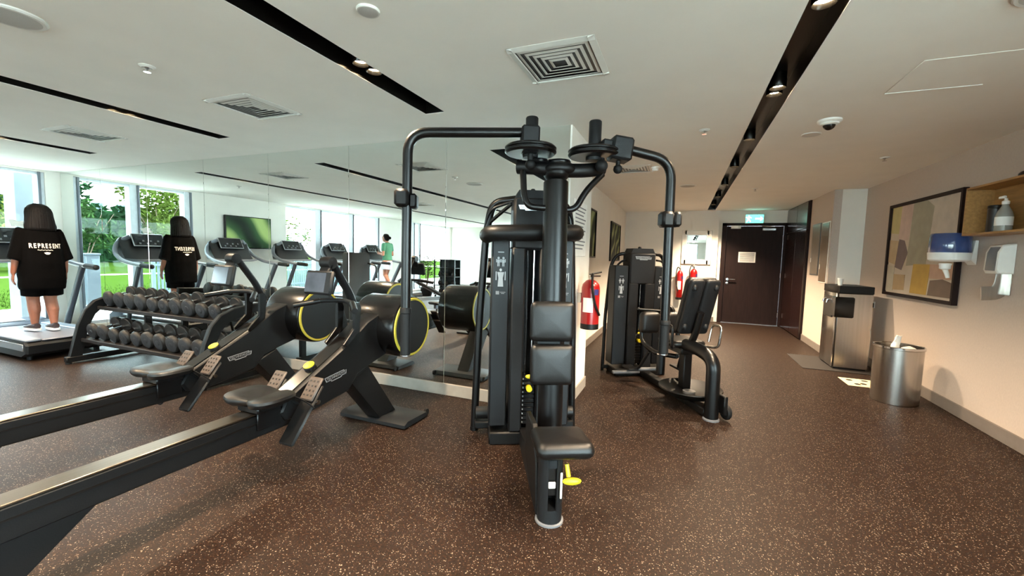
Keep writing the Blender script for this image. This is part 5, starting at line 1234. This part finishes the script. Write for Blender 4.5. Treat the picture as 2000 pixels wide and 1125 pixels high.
def crown(c, r, n, size, rnd):
    mb = MB(); c = Vector(c)
    blobs = [(Vector((rnd.gauss(0, .45) * r[0], rnd.gauss(0, .45) * r[1], rnd.uniform(-.6, .7) * r[2])), rnd.uniform(.35, .6)) for _ in range(14)]
    for _ in range(n):
        b, br = rnd.choice(blobs)
        d = Vector((rnd.gauss(0, 1), rnd.gauss(0, 1), rnd.gauss(0, 1))).normalized() * (rnd.random() ** 0.4)
        p = c + b + Vector((d.x * r[0], d.y * r[1], d.z * r[2])) * br
        if p.z < 0.1: p.z = 0.1 + rnd.random() * 0.3
        u = Vector((rnd.gauss(0, 1), rnd.gauss(0, 1), rnd.gauss(0, .6))).normalized(); w = u.orthogonal().normalized(); s = size * rnd.uniform(.6, 1.3)
        mb.add([p - u * s, p + w * s * .45, p + u * s, p - w * s * .45], [(0, 1, 2, 3)])
    return mb
def tree(x, y, h, r, n, size, mi, label, seed):
    rnd = random.Random(seed); t = thing('garden_tree', label, 'tree', (x, y, -0.01))
    tk = MB(); tk.tube([(0, 0, 0), (.1, .05, h * .35), (-.05, .1, h * .75)], [0.11, 0.04], 8)
    for k in range(6):
        a = rnd.uniform(0, 2 * PI); tk.tube([(0.05, 0.05, h * rnd.uniform(.15, .4)), (math.cos(a) * r * .4, math.sin(a) * r * .4, h * .55), (math.cos(a) * r * .7, math.sin(a) * r * .7, h * rnd.uniform(.6, .8))], [0.05, 0.015], 6)
    obj('trunk', tk, M_BARK, t)
    obj('crown', crown((0, 0, h * .62), (r, r, h * .40), n, size, rnd), M_LEAF[mi], t, smooth=False)
tl = [(-37, 17, 10.5, 2.9, 5200, .24, 2, 'tall deep green tree beyond the lawn by the mirror end'), (-38, 8.5, 11.0, 2.7, 5600, .24, 0, 'tall broad green tree behind the pale shrubs on the lawn'),
      (-36, 1.2, 10.0, 2.6, 5600, .24, 0, 'tall green tree filling the window beside the dark mullion'), (-39.5, -6.0, 10.5, 2.8, 5200, .24, 2, 'tall dark tree between the broad tree and the far white house'),
      (-39.5, -13.6, 6.4, 2.9, 3800, .2, 1, 'lower yellow-green tree in front of the far white house'), (-18, -6.6, 2.9, 1.1, 1100, .11, 1, 'slim young tree with yellow-green leaves behind the blue fence'),
      (-37, 26, 10.5, 2.6, 4200, .24, 2, 'dark tall tree at the edge of the garden')]
for i, a in enumerate(tl): tree(*a, 100 + i)
def bush(x, y, h, r, n, mi, label, seed):
    rnd = random.Random(seed); t = thing('garden_shrub', label, 'shrub', (x, y, -0.01))
    tk = MB()
    for k in range(6):
        a = rnd.uniform(0, 2 * PI); tk.tube([(0, 0, 0), (math.cos(a) * r * .3, math.sin(a) * r * .3, h * .4), (math.cos(a) * r * .8, math.sin(a) * r * .8, h * .8)], [0.035, 0.01], 6)
    obj('branches', tk, M_BARK, t)
    obj('foliage', crown((0, 0, h * .55), (r, r, h * .45), n, 0.045 + 0.028 * h, rnd), M_LEAF[mi], t, smooth=False)
for i, (x, y, h_, r_, mi, lb) in enumerate(((-31, 10.6, 4.3, 1.7, 1, 'loose yellow-green shrub with bare branches nearest the column'), (-31, 5.2, 4.4, 1.8, 0, 'loose green shrub with twisting bare stems on the lawn'),
      (-31, -0.2, 4.0, 1.7, 1, 'rounded yellow-green shrub before the tall trees'), (-31, 16.2, 4.6, 1.8, 2, 'dark green shrub at the end of the lawn'), (-31, -5.4, 4.0, 1.7, 0, 'low green shrub below the white house'), (-31, -10.4, 3.4, 1.5, 1, 'small yellow-green shrub past the dark shrub row'), (-16.5, 7.6, 1.1, 0.7, 1, 'low grassy shrub close to the white column'))):
    bush(x, y, h_, r_, 1900, mi, lb, 300 + i)
# clipped hedge behind
hd = thing('tall_hedge', 'long dense green hedge closing off the garden', 'hedge', (-44, 8, 0))
rnd = random.Random(77); hb = MB()
for _ in range(14000):
    p = Vector((rnd.uniform(-.6, .9), rnd.uniform(-30, 30), rnd.uniform(0, 4.6))); u = Vector((rnd.gauss(0, .6), rnd.gauss(0, 1), rnd.gauss(0, 1))).normalized(); w = u.orthogonal().normalized(); s = rnd.uniform(.2, .38)
    hb.add([p - u * s, p + w * s * .5, p + u * s, p - w * s * .5], [(0, 1, 2, 3)])
obj('foliage', hb, M_LEAF[2], hd, smooth=False)
obj('inner_growth', B(-0.4, 0.5, -30, 30, 0, 4.2, bev=0.1), M_LEAF[2], hd)
# white column outside, bollard, bin, house, fence
t = thing('white_column', 'tall pale blue-white column just outside the window', 'column', (-10.55, 3.60, -0.02))
M_COLW = pm('pale_column', (84, 93, 102), 0.5)
obj('shaft', B(-0.2, 0.2, -0.17, 0.05, 0, 3.4, bev=0.006), M_COLW, t); obj('side_fin', B(-0.18, 0.18, 0.056, 0.17, 0, 3.4, bev=0.006), M_COLW, t); obj('foot_plate', B(-0.23, 0.23, -0.19, 0.19, 0, 0.04), M_FRAMEAL, t)
t = thing('bollard', 'square grey bollard standing on the terrace beside the lawn', 'bollard', (-13.3, 1.75, -0.02))
M_BOLL = pm('grey_blue_metal', (44, 53, 62), 0.5)
obj('post', B(-0.13, 0.13, -0.13, 0.13, 0, 1.2, bev=0.01), M_BOLL, t); obj('cap', B(-0.15, 0.15, -0.15, 0.15, 1.2, 1.25, bev=0.01), M_BOLL, t)
t = thing('planter_tub', 'dark grey tub beyond the lawn by the path', 'planter', (-24.2, -0.6, 0.0))
obj('tub', MB().lathe([(0.3, 0), (0.38, 0.7), (0.42, 0.72), (0.42, 0.8), (0.36, 0.8)], (0, 0, 0), (0, 0, 1), 20), M_BOLL, t); obj('soil', MB().lathe([(0.35, 0.74), (0.3, 0.76)], (0, 0, 0), (0, 0, 1), 20), M_BARK, t)
t = thing('far_house', 'white house with flat roof and dark windows beyond the trees', 'house', (-58, -16, -0.01))
obj('wall', B(-3, 3, -4, 4, -.01, 10.4, bev=0.02), M_WHITE, t); obj('roof', B(-3.4, 3.4, -4.4, 4.4, 10.4, 10.9, bev=0.02), M_FRAMEAL, t)
for yy in (-2.6, -0.6, 1.4, 3.0):
    for zz in (1.2, 4.2, 7.4):
        w = obj('window', B(2.98, 3.05, yy - .5, yy + .5, zz, zz + 1.5, bev=0.01), M_FRAMED, t); obj('pane', B(3.05, 3.06, yy - .42, yy + .42, zz + .08, zz + 1.42), M_GLASS, w)
fe = thing('slat_fence', 'pale blue vertical slat fence outside the window row', 'fence', (-12.6, -3.4, -0.02))
sm = MB()
for k in range(96): B(-0.012, 0.012, -4.2 + k * 0.088, -4.2 + k * 0.088 + 0.05, 0.06, 1.12, sm)
tag(obj('slats', sm, M_FENCE, fe, smooth=False), kind='stuff')
for z in (0.25, 0.95): obj('rail', B(0.012, 0.05, -4.25, 4.25, z, z + 0.06), M_FENCE, fe)
for k in range(6): obj('post', B(0.012, 0.08, -4.25 + k * 1.69, -4.25 + k * 1.69 + 0.07, 0, 1.18), M_FENCE, fe)
